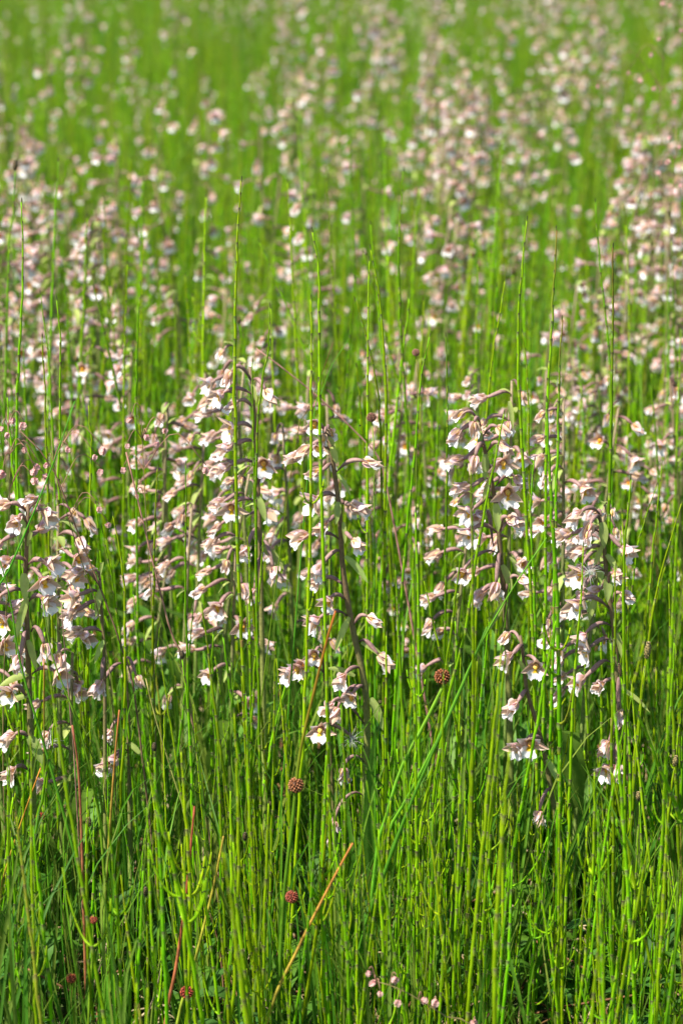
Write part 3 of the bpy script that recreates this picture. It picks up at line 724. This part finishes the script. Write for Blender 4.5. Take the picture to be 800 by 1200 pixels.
hero('thin half-hidden orchid behind the lower stalk of the central one', 1.76,
     [(376, 755), (380, 790), (385, 850), (392, 1000), (396, 1220)],
     [((377, 765), (362, 775), 200, 15, 'open', 1.05), ((378, 775), (346, 785), 190, 15, 'open', 1.1), ((376, 760), (369, 765), 262, 5, 'wide', 0.8),
      ((381, 790), (352, 780), 230, 20, 'wide', 1.0), ((379, 775), (388, 750), 20, 50, 'bud', 0.8), ((392, 960), (388, 975), 250, 80, 'half', 0.9)], [], r=0.002)
hero('orchid with one camera-facing bloom beside the tallest horsetail, left of centre', 1.80,
     [(293, 430), (297, 470), (302, 560), (305, 650), (310, 900), (314, 1150)],
     [((296, 446), (311, 456), 335, 48, 'half', 1.15), ((303, 570), (309, 540), 268, 14, 'wide', 1.1), ((302, 590), (272, 592), 262, 16, 'wide', 1.1), ((298, 480), (279, 470), 188, 25, 'bell', 1.0),
      ((299, 505), (276, 498), 190, 18, 'wide', 1.15), ((300, 520), (272, 522), 190, 12, 'half', 1.15), ((296, 452), (272, 435), 190, 60, 'bud', 1.0), ((301, 545), (270, 545), 185, 15, 'half', 1.1), ((306, 640), (320, 664), 300, 60, 'half', 1.1),
      ((304, 620), (290, 640), 250, 40, 'half', 1.0), ((298, 465), (262, 460), 200, 18, 'open', 1.0), ((306, 660), (298, 690), 240, 60, 'half', 0.95)],
     [((302, 582), (310, 608), 0.007), ((306, 640), (330, 665), 0.008), ((295, 450), (300, 470), 0.004)], r=0.0025)

# procedural orchids: the same plant grown with its own numbers
def auto_orchid(root, H, n, rng, detail, pref=None, prefw=0.6, mesh=None, blooms=None):
    """detail 2: flowers with sepals, petals and lip; 1: flowers as parts; 0: everything in one mesh"""
    lean = Vector((rng.gauss(0, 0.05), rng.gauss(0, 0.03), 0)); z0 = H * rng.uniform(0.50, 0.62)
    def ax(z): return lean * (z * z / H) + Vector((0, 0, z))
    mb = MB() if mesh is None else mesh
    k = 9 if detail else 6
    mb.tube([ax(H * i / k) for i in range(k + 1)], [0.0021 * (1.1 - 0.6 * (i / k) ** 1.5) for i in range(k + 1)],
            [lerp((0.17, 0.24, 0.05), (0.27, 0.20, 0.12), min(1, max(0, (i / k - 0.5) * 2.0))) for i in range(k + 1)], 6 if detail else 3)
    if detail: mb.build('stalk', M_STALK, root)
    for i in range(n):
        u = i / (n - 1); z = z0 + (H - z0) * (u ** 0.9); A = ax(z)
        az = rng.uniform(0, 6.283)
        if pref is not None and rng.random() < prefw: az = pref + rng.gauss(0, 0.5)
        bud = u > rng.uniform(0.78, 1.0); pitch = rng.gauss(22, 16) if not bud else rng.uniform(30, 85)
        if rng.random() < 0.15: pitch = rng.uniform(50, 80)
        F, M = frame_for(az, R(pitch)); h = Vector((math.cos(az), math.sin(az), 0))
        L = rng.uniform(0.014, 0.023) * (0.65 if bud else 1)
        E = A + h * L + Vector((0, 0, rng.uniform(-0.002, 0.003))) if pitch < 55 else A + h * L * 0.6 + Vector((0, 0, -0.008))
        ks = (rng.uniform(0.95, 1.15) if not bud else rng.uniform(0.6, 0.9))
        kind = 'bud' if bud else rng.choice(('bell', 'bell', 'half', 'half', 'open', 'wide'))
        if detail == 2:
            fm = MB(); ovary_into(fm, A - E, Vector((0, 0, 0)), F, ks); cm = MB(); column_into(cm); o = len(fm.v)
            fm.v += [M @ v for v in cm.v]; fm.c += cm.c; fm.f += [tuple(q + o for q in f) for f in cm.f]
            fo = fm.build('flower', M_STALK, root); fo.location = E
            for nme, me in FLOWERS[kind, rng.randrange(3)]: link(nme, me, fo, M @ Matrix.Rotation(rng.gauss(0, 0.06), 4, 'Y') @ Matrix.Diagonal((ks, ks, ks, 1)))
        elif detail == 1:
            link('flower', blooms[kind, rng.randrange(2)], root, Matrix.Translation(E) @ M @ Matrix.Diagonal((ks, ks, ks, 1)))
        else:
            src = blooms[kind]; o = len(mb.v); Q = Matrix.Translation(E) @ M @ Matrix.Diagonal((ks, ks, ks, 1))
            ovary_into(mb, A, E, F, 0.9, False)
            o = len(mb.v); mb.v += [Q @ v for v in src.v]; mb.c += src.c; mb.f += [tuple(q + o for q in f) for f in src.f]
        if rng.random() < (0.75 if detail else 0.4):
            b = MB() if detail else mb; a2 = az + rng.gauss(0, 0.4); hh = Vector((math.cos(a2), math.sin(a2), 0)); bl = rng.uniform(0.012, 0.024)
            bract_into(b, A, A + hh * bl * 0.6 + Vector((0, 0, -bl * rng.uniform(-0.3, 0.9))), 0.006, Vector((-hh.y, hh.x, 0)))
            if detail: b.build('bract', M_LEAF, root)
    for q in range(2 if detail else 1):
        b = MB() if detail else mb; a = rng.uniform(0, 6.28); hh = Vector((math.cos(a), math.sin(a), 0)); s0 = H * rng.uniform(0.08, 0.3)
        b.leaf([ax(s0), ax(s0) + hh * 0.012 + Vector((0, 0, 0.04)), ax(s0) + hh * 0.032 + Vector((0, 0, 0.075)), ax(s0) + hh * 0.06 + Vector((0, 0, 0.09))], 0.018,
               lambda u, v: lerp((0.09, 0.22, 0.02), (0.15, 0.30, 0.04), 0.5 + 0.5 * math.cos(v * 12)), Vector((-hh.y, hh.x, 0)), 0.35, 4 if detail else 2)
        if detail: b.build('leaf', M_LEAF, root)
    return mb

OPN = {'bud': -0.12, 'bell': 0.12, 'half': 0.45, 'open': 0.8, 'wide': 1.05}
BLOOM1 = {}
for kd, op in OPN.items():
    for q in range(2):
        m = joined_flower(op, 50 + q, True); ovary_into(m, Vector((-0.0165, 0, -0.004)), Vector((0, 0, 0)), Vector((1, 0, 0)), 1.0, False)
        BLOOM1[kd, q] = m.mesh('flower', M_PETAL)
BLOOM0 = {kd: joined_flower(op, 77, False) for kd, op in OPN.items()}

# nearer blurred orchids, each with its own place
SEMI = [
 (222, 515, 2.0, 0.40, 7, 185, 'blurred orchid between the two left-facing blurred spikes'),
 (292, 405, 1.98, 0.40, 12, 190, 'blurred orchid whose top buds nod beside the crooked horsetail'),
 (205, 595, 1.90, 0.34, 7, 185, 'outermost blurred orchid on the left flank of the left-centre cluster'),
 (256, 425, 2.05, 0.40, 8, 180, 'blurred orchid spike behind the tallest horsetail, left of centre'),
 (240, 545, 1.86, 0.34, 13, 185, 'lower blurred orchid with flowers facing left, left of centre'),
 (180, 470, 2.02, 0.36, 8, 180, 'small blurred orchid by the dark quaking-grass spikelets'),
 (345, 490, 2.02, 0.36, 9, 200, 'blurred orchid just behind the tip of the central orchid on its left'),
 (600, 452, 1.84, 0.42, 15, 190, 'orchid behind the pale middle orchid with nodding top buds'),
 (522, 585, 1.84, 0.35, 9, 190, 'short orchid on the left shoulder of the pale middle orchid'),
 (668, 472, 1.84, 0.42, 16, 200, 'tall orchid with pink bells between the middle and right orchids'),
 (682, 590, 1.78, 0.40, 15, 200, 'crowded orchid right behind the left side of the front right orchid'),
 (60, 590, 1.76, 0.36, 12, 330, 'orchid close behind the leftmost spike, facing right'),
 (-6, 560, 1.72, 0.40, 14, 340, 'orchid mostly beyond the left edge with a few blooms showing'),
 (165, 640, 2.0, 0.30, 7, 200, 'low blurred orchid under the pink diagonal stalk'),
 (796, 440, 2.4, 0.36, 8, 200, 'blurred orchid at the right edge above the front right orchid'),
 (265, 640, 1.85, 0.30, 8, 200, 'short blurred orchid below the left-facing one'),
 (75, 760, 1.75, 0.26, 6, 200, 'low orchid under the leftmost spikes'),
]
for i, (px, py, Y, H, n, az, lab) in enumerate(SEMI):
    top = at(px, py, Y); H = max(0.2, top.z)
    t = thing('marsh_orchid', lab, 'orchid', (top.x, Y, 0))
    auto_orchid(t, H, n, random.Random(100 + i), 2, R(az), 0.7)

def bloom_density(px, py):
    """how thickly the orchids stand over the meadow"""
    d = 0.55
    if py < 60: d = 0.28 + (0.25 if 300 < px < 800 else 0)
    if px > 690 and 120 < py: d = 1.0
    if px < 250 and py < 130: d = 0.26
    if 40 < px < 90 and 40 < py < 110: d = 0.6
    if 230 < px < 330 and 60 < py < 140: d = 0.2
    if 560 < px < 790 and 30 < py < 95: d = 0.35
    if 90 < px < 200 and py > 330: d = 0.30
    if 0 < px < 200 and 60 < py < 140: d = 0.30
    if 150 < px < 230 and 180 < py < 300: d = 0.35
    if 640 < px < 720 and 200 < py < 290: d = 0.2
    if 380 < px < 520 and 130 < py < 400: d = 0.8
    if 500 < px < 620 and 60 < py < 200: d = 0.9
    return d
cand = []
tries = 0
while tries < 6400:
    tries += 1
    Y = math.sqrt(rnd.uniform(2.02 ** 2, 9.0 ** 2)); x = rnd.uniform(-1, 1) * (half_width(Y) + 0.02)
    H = rnd.uniform(0.24, 0.43)
    px, py = proj((x, Y, H)); d = bloom_density(px, py) if -30 < px < 830 else 0.4
    if Y < 2.6: d *= 1.25
    if Y > 3.4: d *= 0.8
    if Y > 4.0: d *= 0.65
    if Y > 5.2: d *= 0.55
    if Y < 2.6: H = min(H, 0.355)
    if rnd.random() > d * 0.80 * (0.55 + 0.9 * clump(x, Y, 2.5, 1.0)): continue
    if any((x - c[0]) ** 2 + (Y - c[1]) ** 2 < 0.035 ** 2 for c in cand): continue
    cand.append((x, Y, H, px, py))
vis = [c for c in cand if -10 < c[3] < 810 and c[4] > -40]; vis.sort(key=lambda c: c[1])
print('orchids in view', len(vis), 'all', len(cand))
mid, far = vis[:75], vis[75:272]
vs = set(vis[:272]); extra = [c for c in cand if c not in vs]
far_meshes = []
for i in range(14):
    far_meshes.append(auto_orchid(None, 0.36, random.Random(i).randrange(6, 12), random.Random(900 + i), 0, R(200) if i % 2 else None, 0.5, MB(), BLOOM0).mesh('marsh_orchid', M_PETAL))
def where(px, py, near):
    col = 'at the left' if px < 200 else 'left of centre' if px < 400 else 'right of centre' if px < 600 else 'at the right'
    row = 'in the middle distance' if near else ('in the far drift' if py > 110 else 'among the farthest flowers')
    return '%s %s' % (row, col)
midkinds = []
for i in range(10):
    r_ = random.Random(500 + i); t = thing('marsh_orchid', '', 'orchid', (0, -50, 0)); auto_orchid(t, 0.36, r_.randrange(9, 14), r_, 1, R(200) if i % 3 else None, 0.5, None, BLOOM1)
    midkinds.append(t)
used = set()
for i, c in enumerate(mid):
    src = midkinds[i % 10]
    if i % 10 not in used and i < 10: t = src; used.add(i % 10)
    else:
        t = src.copy(); S.collection.objects.link(t)
        for ch in src.children:
            q = ch.copy(); S.collection.objects.link(q); q.parent = t
    t.location = (c[0], c[1], 0); t.rotation_euler = (0, 0, rnd.gauss(0, 0.6)); s = c[2] / 0.36; t.scale = (1.0, 1.0, s) if False else (s, s, s)
    w_ = where(c[3], c[4], True)
    tag(t, relate('soft pale pink orchid %s', c[3], c[4], FARLAND), 'orchid', 'orchids in the middle distance')
for i, c in enumerate(far):
    o = link('marsh_orchid', far_meshes[i % 14]); o.location = (c[0], c[1], 0); o.rotation_euler = (0, 0, rnd.gauss(0, 1.0)); s = c[2] / 0.36; o.scale = (s, s, s)
    w_ = where(c[3], c[4], False)
    tag(o, relate('blurred far orchid %s', c[3], c[4], FARLAND), 'orchid', 'orchids of the far drift')
FAR_COL = proto_collection('far_orchid_kinds', far_meshes)
gn_stuff('far_orchid_drift', FAR_COL, [(c[0], c[1], 0) for c in extra], [(0, 0, rnd.uniform(-1.5, 1.5)) for c in extra], [(c[2] / 0.36,) * 3 for c in extra], [i % 14 for i in range(len(extra))])

# ------------------------------------------------------------------ undergrowth
def herb_mesh(seed):
    g = random.Random(seed); mb = MB()
    for i in range(g.randrange(5, 9)):
        a = g.uniform(0, 6.28); h = Vector((math.cos(a), math.sin(a), 0)); L = g.uniform(0.02, 0.05); z = g.uniform(0.0, 0.07)
        P = [Vector((0, 0, z)), Vector((0, 0, z)) + h * L * 0.4 + Vector((0, 0, L * 0.5)), Vector((0, 0, z)) + h * L * 0.8 + Vector((0, 0, L * 0.6)), Vector((0, 0, z)) + h * L * 1.15 + Vector((0, 0, L * 0.45))]
        c = g.choice(((0.07, 0.18, 0.016), (0.08, 0.20, 0.02), (0.06, 0.16, 0.03)))
        mb.leaf(spline(P, 6), g.uniform(0.010, 0.02), lambda u, v: lerp(c, tuple(x * 1.4 for x in c), abs(math.sin(u * 18 + abs(v) * 3)) * 0.5), Vector((-h.y, h.x, 0)), 0.3, 2)
    return mb.mesh('herb_leaf', M_LEAF)
def blade_mesh(seed):
    g = random.Random(seed); mb = MB()
    for i in range(5):
        a = g.uniform(0, 6.28); h = Vector((math.cos(a), math.sin(a), 0)); L = g.uniform(0.10, 0.26); b = Vector((g.uniform(-.01, .01), g.uniform(-.01, .01), 0)); q = g.uniform(0.1, 0.5)
        P = [b, b + h * L * 0.08 * q + Vector((0, 0, L * 0.4)), b + h * L * 0.35 * q + Vector((0, 0, L * 0.75)), b + h * L * 0.8 * q + Vector((0, 0, L * 0.92))]
        c = g.choice(((0.10, 0.26, 0.02), (0.14, 0.32, 0.02), (0.08, 0.22, 0.02), (0.20, 0.30, 0.04)))
        mb.leaf(spline(P, 8), g.uniform(0.0018, 0.0035), lambda u, v: c, Vector((-h.y, h.x, 0)), 0.4, 2, shape=lambda u: 1 - u ** 3 * 0.95)
    return mb.mesh('grass_blade', M_LEAF)
def scatter(y0, y1, dens, n_kind, tilt=0.15, smin=0.7, smax=1.3):
    out = ([], [], [], [])
    for _ in range(int((y1 - y0) * (half_width(y0) + half_width(y1)) * dens)):
        Y = rnd.uniform(y0, y1); x = rnd.uniform(-1, 1) * half_width(Y); s = rnd.uniform(smin, smax)
        out[0].append((x, Y, 0)); out[1].append((rnd.gauss(0, tilt), rnd.gauss(0, tilt), rnd.uniform(0, 6.28))); out[2].append((s, s, s)); out[3].append(rnd.randrange(n_kind))
    return out
def merge(*a): return [sum((x[i] for x in a), []) for i in range(4)]
HERB = proto_collection('herb_kinds', [herb_mesh(i) for i in range(8)])
gn_stuff('undergrowth_leaves', HERB, *merge(scatter(1.45, 2.6, 420, 8, smin=0.4, smax=0.95), scatter(2.6, 6, 220, 8)))
BLADE = proto_collection('blade_kinds', [blade_mesh(i) for i in range(8)])
gn_stuff('grass_blades', BLADE, *merge(scatter(1.42, 2.2, 900, 8, smin=0.5, smax=1.1), scatter(2.2, 2.6, 330, 8), scatter(2.6, 6, 260, 8, smin=0.9, smax=1.4), scatter(6, 16, 190, 8, smin=1.0, smax=1.6)))
def litter_mesh(seed):
    g = random.Random(seed); mb = MB()
    for i in range(4):
        a = g.uniform(0, 6.28); h = Vector((math.cos(a), math.sin(a), 0)); b = Vector((g.uniform(-.02, .02), g.uniform(-.02, .02), 0.004)); L = g.uniform(0.03, 0.09)
        mb.tube([b, b + h * L * 0.5 + Vector((0, 0, g.uniform(0, 0.03))), b + h * L + Vector((0, 0, g.uniform(0, 0.05)))], 0.0008, g.choice(((0.28, 0.20, 0.10), (0.18, 0.09, 0.04), (0.35, 0.28, 0.16))), 4)
    return mb.mesh('dead_stalk', M_DRY)
LIT = proto_collection('litter_kinds', [litter_mesh(i) for i in range(5)])
gn_stuff('dead_stalk_litter', LIT, *scatter(1.4, 2.4, 900, 5))

# ------------------------------------------------------------------ rushes with round seed heads
def rush_head_into(mb, c, r, col, n=84, spread=0.8):
    c = Vector(c); ga = math.pi * (3 - math.sqrt(5))
    mb.blob(c, (0, 0, 1), r * 0.75, r * 1.5, tuple(x * 0.5 for x in col), 8, 5)
    for i in range(n):
        z = 1 - 2 * (i + 0.5) / n; q = math.sqrt(1 - z * z); d = Vector((q * math.cos(i * ga), q * math.sin(i * ga), z))
        mb.blob(c + d * r * 0.82, d, r * 0.15, r * 0.42, lambda u: lerp(col, tuple(min(1, x * (1.8 if i % 3 else 0.5)) for x in col), u), 5, 3)
def stalk_thing(name, cat, pp, Y, label, r, c0, c1, head=None, hcol=None, mat=None, dry=False, headat=None, taper=0.55, rep=0.0):
    pts = [at(x, y, Y + rep * i) for i, (x, y) in enumerate(pp)]
    d = (pts[-1] - pts[-2]).normalized(); last = pts[-1]
    if last.z > 0.01: pts.append(Vector((last.x + d.x * 0.5 * last.z, last.y, -0.01)))
    loc = Vector((pts[-1].x, pts[-1].y, 0)); P = spline([p - loc for p in reversed(pts)], 24)
    t = thing(name, label, cat, loc)
    mb = MB(); mb.tube(P, [r * (1 - taper * (i / 23) ** 1.5) for i in range(24)], [lerp(c0, c1, max(0, (i / 23 - (0.35 if dry else 0.62)) / (0.65 if dry else 0.38))) for i in range(24)], 7)
    mb.build('stalk', M_DRY if dry else M_HORSE, t)
    if head:
        c = (at(headat[0], headat[1], Y) - loc) if headat else P[-1]
        hm = MB(); rush_head_into(hm, (0, 0, 0), head, hcol); o = hm.build('seed_head', M_SEED, t); o.location = c
    return t
GR = (0.14, 0.33, 0.02)
stalk_thing('rush', 'rush', [(522, 798), (512, 818), (496, 850), (470, 900), (450, 965), (440, 1010)], 1.58, 'rush with a round reddish-brown ball head right of the central orchid', 0.0014, GR, (0.22, 0.36, 0.03), 0.0054, (0.19, 0.06, 0.022), headat=(518, 793), taper=0.2)
stalk_thing('rush', 'rush', [(393, 716), (383, 750), (368, 810), (352, 880), (343, 960), (332, 1060), (326, 1190)], 1.52, 'rush with orange tapering tip and brown side head, left of the central stalk', 0.0016, GR, (0.50, 0.17, 0.03), 0.0052, (0.20, 0.075, 0.035), headat=(347, 920))
stalk_thing('rush', 'rush', [(435, 490), (438, 520), (438, 570), (439, 700)], 1.72, 'rush topped by a dark loose seed cluster above the right bell of the central orchid', 0.0009, GR, (0.3, 0.36, 0.05), 0.0034, (0.16, 0.075, 0.05), headat=(435, 489))
stalk_thing('rush', 'rush', [(52, 772), (52, 850), (53, 940), (58, 1060), (60, 1180)], 1.64, 'rush with a red head under its rusty tip at the lower left', 0.0009, GR, (0.36, 0.12, 0.04), 0.0034, (0.24, 0.035, 0.02), headat=(48, 957))
stalk_thing('rush', 'rush', [(345, 1045), (350, 1100), (352, 1180)], 1.48, 'short rush with dark red head, left of the central stalk base', 0.0011, GR, GR, 0.0042, (0.22, 0.04, 0.03), headat=(342, 1051))
stalk_thing('rush', 'rush', [(220, 1160), (224, 1200), (226, 1230)], 1.46, 'lowest rush with a bright red-brown head at the bottom', 0.0010, GR, GR, 0.0042, (0.30, 0.06, 0.03), headat=(219, 1163))
stalk_thing('rush', 'rush', [(85, 1140), (86, 1180), (88, 1220)], 1.46, 'rush with small orange-brown head in the bottom left corner', 0.0010, GR, GR, 0.0034, (0.30, 0.09, 0.03), headat=(84, 1146))
stalk_thing('rush', 'rush', [(110, 1072), (108, 1130), (104, 1200)], 1.48, 'rush with a tiny red head beside the long rusty stalk', 0.0010, GR, GR, 0.0026, (0.28, 0.05, 0.03), headat=(110, 1078))
stalk_thing('rush', 'rush', [(487, 412), (489, 440), (488, 520)], 1.8, 'rush with a small brown nut-like head behind the leaning horsetail', 0.0007, GR, (0.3, 0.3, 0.06), 0.0028, (0.24, 0.12, 0.08), headat=(487, 413))
for pp, Y, lab, r, c0, c1 in [
 ([(85, 850), (92, 900), (96, 980), (99, 1080), (102, 1180)], 1.6, 'long rusty brown stalk standing upright at the lower left', 0.0014, (0.30, 0.12, 0.05), (0.28, 0.09, 0.05)),
 ([(72, 705), (77, 770), (84, 850), (88, 900)], 1.62, 'thin mauve-brown stalk crossing the left orchid', 0.0007, (0.25, 0.14, 0.10), (0.30, 0.17, 0.14)),
 ([(140, 832), (134, 900), (127, 1000), (122, 1100)], 1.6, 'stalk shading from green to orange at its top beside the small left orchid', 0.0012, GR, (0.50, 0.14, 0.05)),
 ([(48, 900), (30, 950), (10, 1010), (0, 1060)], 1.58, 'orange-green leaning stalk in the left sward', 0.0010, (0.25, 0.35, 0.03), (0.5, 0.20, 0.03)),
 ([(148, 530), (158, 570), (176, 645), (200, 740), (218, 800)], 1.72, 'pinkish dry stalk leaning left above the small red spikelets', 0.0011, (0.28, 0.20, 0.10), (0.45, 0.22, 0.18)),
 ([(24, 505), (60, 545), (92, 625), (122, 700), (148, 775), (160, 830)], 1.7, 'long brown arching stalk crossing over the left orchids', 0.0009, (0.22, 0.14, 0.08), (0.22, 0.11, 0.08)),
 ([(300, 408), (345, 442), (395, 485), (434, 527), (455, 580)], 1.9, 'pink blurred stalk running diagonally behind the central orchid tip', 0.0010, (0.42, 0.22, 0.18), (0.42, 0.22, 0.18)),
 ([(228, 945), (219, 1040), (207, 1130), (194, 1200)], 1.5, 'red-brown dead blade in the lower left sward', 0.0014, (0.34, 0.13, 0.05), (0.34, 0.08, 0.04)),
 ([(262, 980), (250, 1040), (230, 1120), (208, 1200)], 1.5, 'yellow-green blade with orange tip beside the red-brown one', 0.0013, (0.25, 0.36, 0.03), (0.42, 0.30, 0.04)),
 ([(413, 988), (385, 1040), (350, 1110), (312, 1200)], 1.45, 'long orange blade slanting across the bottom before the central stalk', 0.0014, (0.28, 0.32, 0.03), (0.52, 0.19, 0.05)),
 ([(190, 1130), (182, 1165), (172, 1200)], 1.5, 'grey withered stalk near the bottom left', 0.0008, (0.3, 0.24, 0.16), (0.3, 0.24, 0.16)),
 ([(246, 1070), (257, 1110), (262, 1160)], 1.62, 'thin brown stalk bent low left of the centre', 0.0007, (0.3, 0.17, 0.10), (0.30, 0.14, 0.08)),
 ([(171, 795), (182, 840), (200, 900), (225, 990)], 1.68, 'straw-coloured thin stalk left of the centre', 0.0009, (0.28, 0.36, 0.05), (0.42, 0.38, 0.12)),
]: stalk_thing('dead_stalk', 'stalk', pp, Y, lab, r, c0, c1, dry=True)
for pp, Y, lab, r in [
 ([(640, 630), (600, 690), (560, 760), (520, 850), (480, 930), (448, 1000)], 1.6, 'long green rush leaf slanting below the pale middle orchid', 0.0015),
 ([(570, 735), (530, 830), (490, 920), (455, 1010), (420, 1120)], 1.52, 'bright green rush leaf slanting across towards the central stalk base', 0.0018),
 ([(408, 398), (390, 425), (374, 470), (362, 540)], 1.72, 'fine green grass blade by the hooked horsetail', 0.0008),
 ([(390, 402), (378, 435), (362, 480), (340, 560)], 1.74, 'fine brown-tipped grass blade crossing behind the hooked horsetail', 0.0007),
 ([(-5, 640), (12, 700), (25, 780), (60, 900), (90, 1010), (108, 1100)], 1.6, 'dark green rush leaf sweeping down across the leftmost orchid', 0.0014),
 ([(50, 700), (62, 770), (92, 850), (115, 950), (124, 1050)], 1.62, 'green rush leaf sweeping down between the two left orchids', 0.0013),
 ([(88, 470), (62, 545), (36, 610), (6, 680), (-15, 740)], 1.64, 'bright green rush leaf leaning over the left orchid spike', 0.0013),
]: stalk_thing('rush_leaf', 'leaf', pp, Y, lab, r, GR, (0.16, 0.35, 0.03) if 'brown' not in lab else (0.25, 0.12, 0.05), taper=0.75)

# ------------------------------------------------------------------ quaking grass
def spikelet_mesh(seed):
    g = random.Random(seed); mb = MB(); L = 0.0055; r = 0.0026
    for i in range(6):
        z = -L * i / 6
        for s in (0, math.pi):
            a = s + (math.pi / 2 if i % 2 else 0); d = Vector((math.cos(a), math.sin(a), 0)); T = Vector((-d.y, d.x, 0))
            k = math.sin(math.pi * (0.25 + 0.65 * i / 6))
            P = [Vector((0, 0, z)), d * r * k * 0.8 + Vector((0, 0, z - 0.0008)), d * r * k * 0.9 + Vector((0, 0, z - 0.0022))]
            mb.leaf(P, r * 2.1 * k, lambda u, v: lerp((0.58, 0.27, 0.27), (0.80, 0.66, 0.58), u * abs(v) if i % 2 else u * 0.6), T, 0.35, 4, shape=lambda u: (0.6, 1.0, 0.5)[min(2, int(u * 2.01))])
    return mb.mesh('spikelet', M_PETAL)
SPK = [spikelet_mesh(i) for i in range(3)]
def quaking(label, Y, stem, spikes, tint=0, k=1.0):
    pts = [at(x, y, Y) for x, y in stem]; last = pts[-1]
    if last.z > 0.01: pts.append(Vector((last.x, last.y, -0.01)))
    loc = Vector((pts[-1].x, Y, 0)); P = spline([p - loc for p in reversed(pts)], 20)
    t = thing('quaking_grass', label, 'grass', loc)
    mb = MB(); mb.tube(P, [0.0006 * (1 - 0.5 * i / 19) for i in range(20)], (0.22, 0.18, 0.07), 5); mb.build('stalk', M_DRY, t)
    for sx, sy in spikes:
        E = at(sx, sy, Y + rnd.gauss(0, 0.008)) - loc
        A = min(P[10:], key=lambda p: (p - E).length + (0.02 if p.z > E.z + 0.02 else 0))
        c = (A + E) * 0.5 + Vector((0, 0, 0.5 * abs(A.x - E.x) + 0.004))
        b = MB(); b.tube(spline([A, c, E + Vector((0, 0, 0.0015))], 8), 0.00030, (0.30, 0.16, 0.11), 4); br = b.build('branchlet', M_DRY, t)
        q = 0.66 * k * rnd.uniform(0.75, 1.15)
        link('spikelet', rnd.choice(SPK), br, Matrix.Translation(E) @ Euler((rnd.gauss(0, 0.3), rnd.gauss(0, 0.3), rnd.uniform(0, 6))).to_matrix().to_4x4() @ Matrix.Diagonal((q, q, q, 1)))
    return t
quaking('quaking grass with crowded pink spikelets above the leftmost orchid', 1.68, [(10, 500), (12, 560), (8, 700), (4, 900)],
        [(3, 500), (15, 490), (10, 508), (28, 495), (28, 525), (4, 552), (41, 550), (46, 545), (40, 560), (52, 556)], k=1.15)
quaking('quaking grass with spaced rosy spikelets between the left stems', 1.70, [(60, 505), (66, 560), (90, 640), (130, 800)],
        [(55, 543), (80, 524), (112, 533), (121, 525), (126, 613), (117, 594), (119, 550)], k=1.05)
quaking('quaking grass with small dark red spikelets left of the blurred orchids', 1.74, [(165, 478), (168, 540), (172, 620), (180, 760)],
        [(154, 490), (150, 520), (145, 548), (160, 580), (173, 510), (184, 518), (194, 502), (242, 548)], k=0.95)
quaking('low quaking grass with pale pink spikelets at the bottom near the centre', 1.42, [(440, 1150), (470, 1160), (520, 1190), (560, 1220)],
        [(432, 1138), (439, 1150), (464, 1145), (445, 1162), (467, 1172), (494, 1170), (511, 1172), (556, 1196)], k=1.0)
quaking('tall quaking grass with pink spikelets rising past the far meadow at the top right', 2.6, [(785, -10), (778, 60), (770, 150), (760, 320)],
        [(775, 2), (784, 4), (798, 34), (772, 44), (763, 62), (736, 84), (749, 92), (765, 102), (700, 100), (790, 118)], k=1.05)
quaking('quaking grass with dark spikelets at the right edge over the pink drift', 2.3, [(792, 150), (790, 200), (785, 260), (780, 380)],
        [(784, 160), (796, 170), (780, 188), (770, 200), (796, 215)], k=0.95)

# ------------------------------------------------------------------ seed fluff caught on the stems
def fluff(px, py, Y, label, seed, n=34, L=0.010):
    g = random.Random(seed); mb = MB()
    for i in range(n):
        d = Vector((g.gauss(0, 1), g.gauss(0, 1), g.gauss(0, 1))).normalized(); l = L * g.uniform(0.5, 1.1)
        mb.tube([Vector((0, 0, 0)), d * l * 0.5 + Vector((0, 0, 0.001)), d * l], [0.00012, 0.0001, 0.00006], (0.8, 0.8, 0.78), 3)
    o = mb.build('seed_fluff', M_PETAL); o.location = at(px, py, Y); tag(o, label, 'seed fluff')
fluff(411, 868, 1.68, 'tuft of white seed fluff caught beside the lower central stalk', 1, 40, 0.011)
fluff(690, 672, 1.67, 'wisp of white seed fluff tangled in the right orchid flowers', 2, 44, 0.011)
fluff(60, 870, 1.70, 'thin grey seed fluff near the leftmost stalk', 3, 26, 0.010)
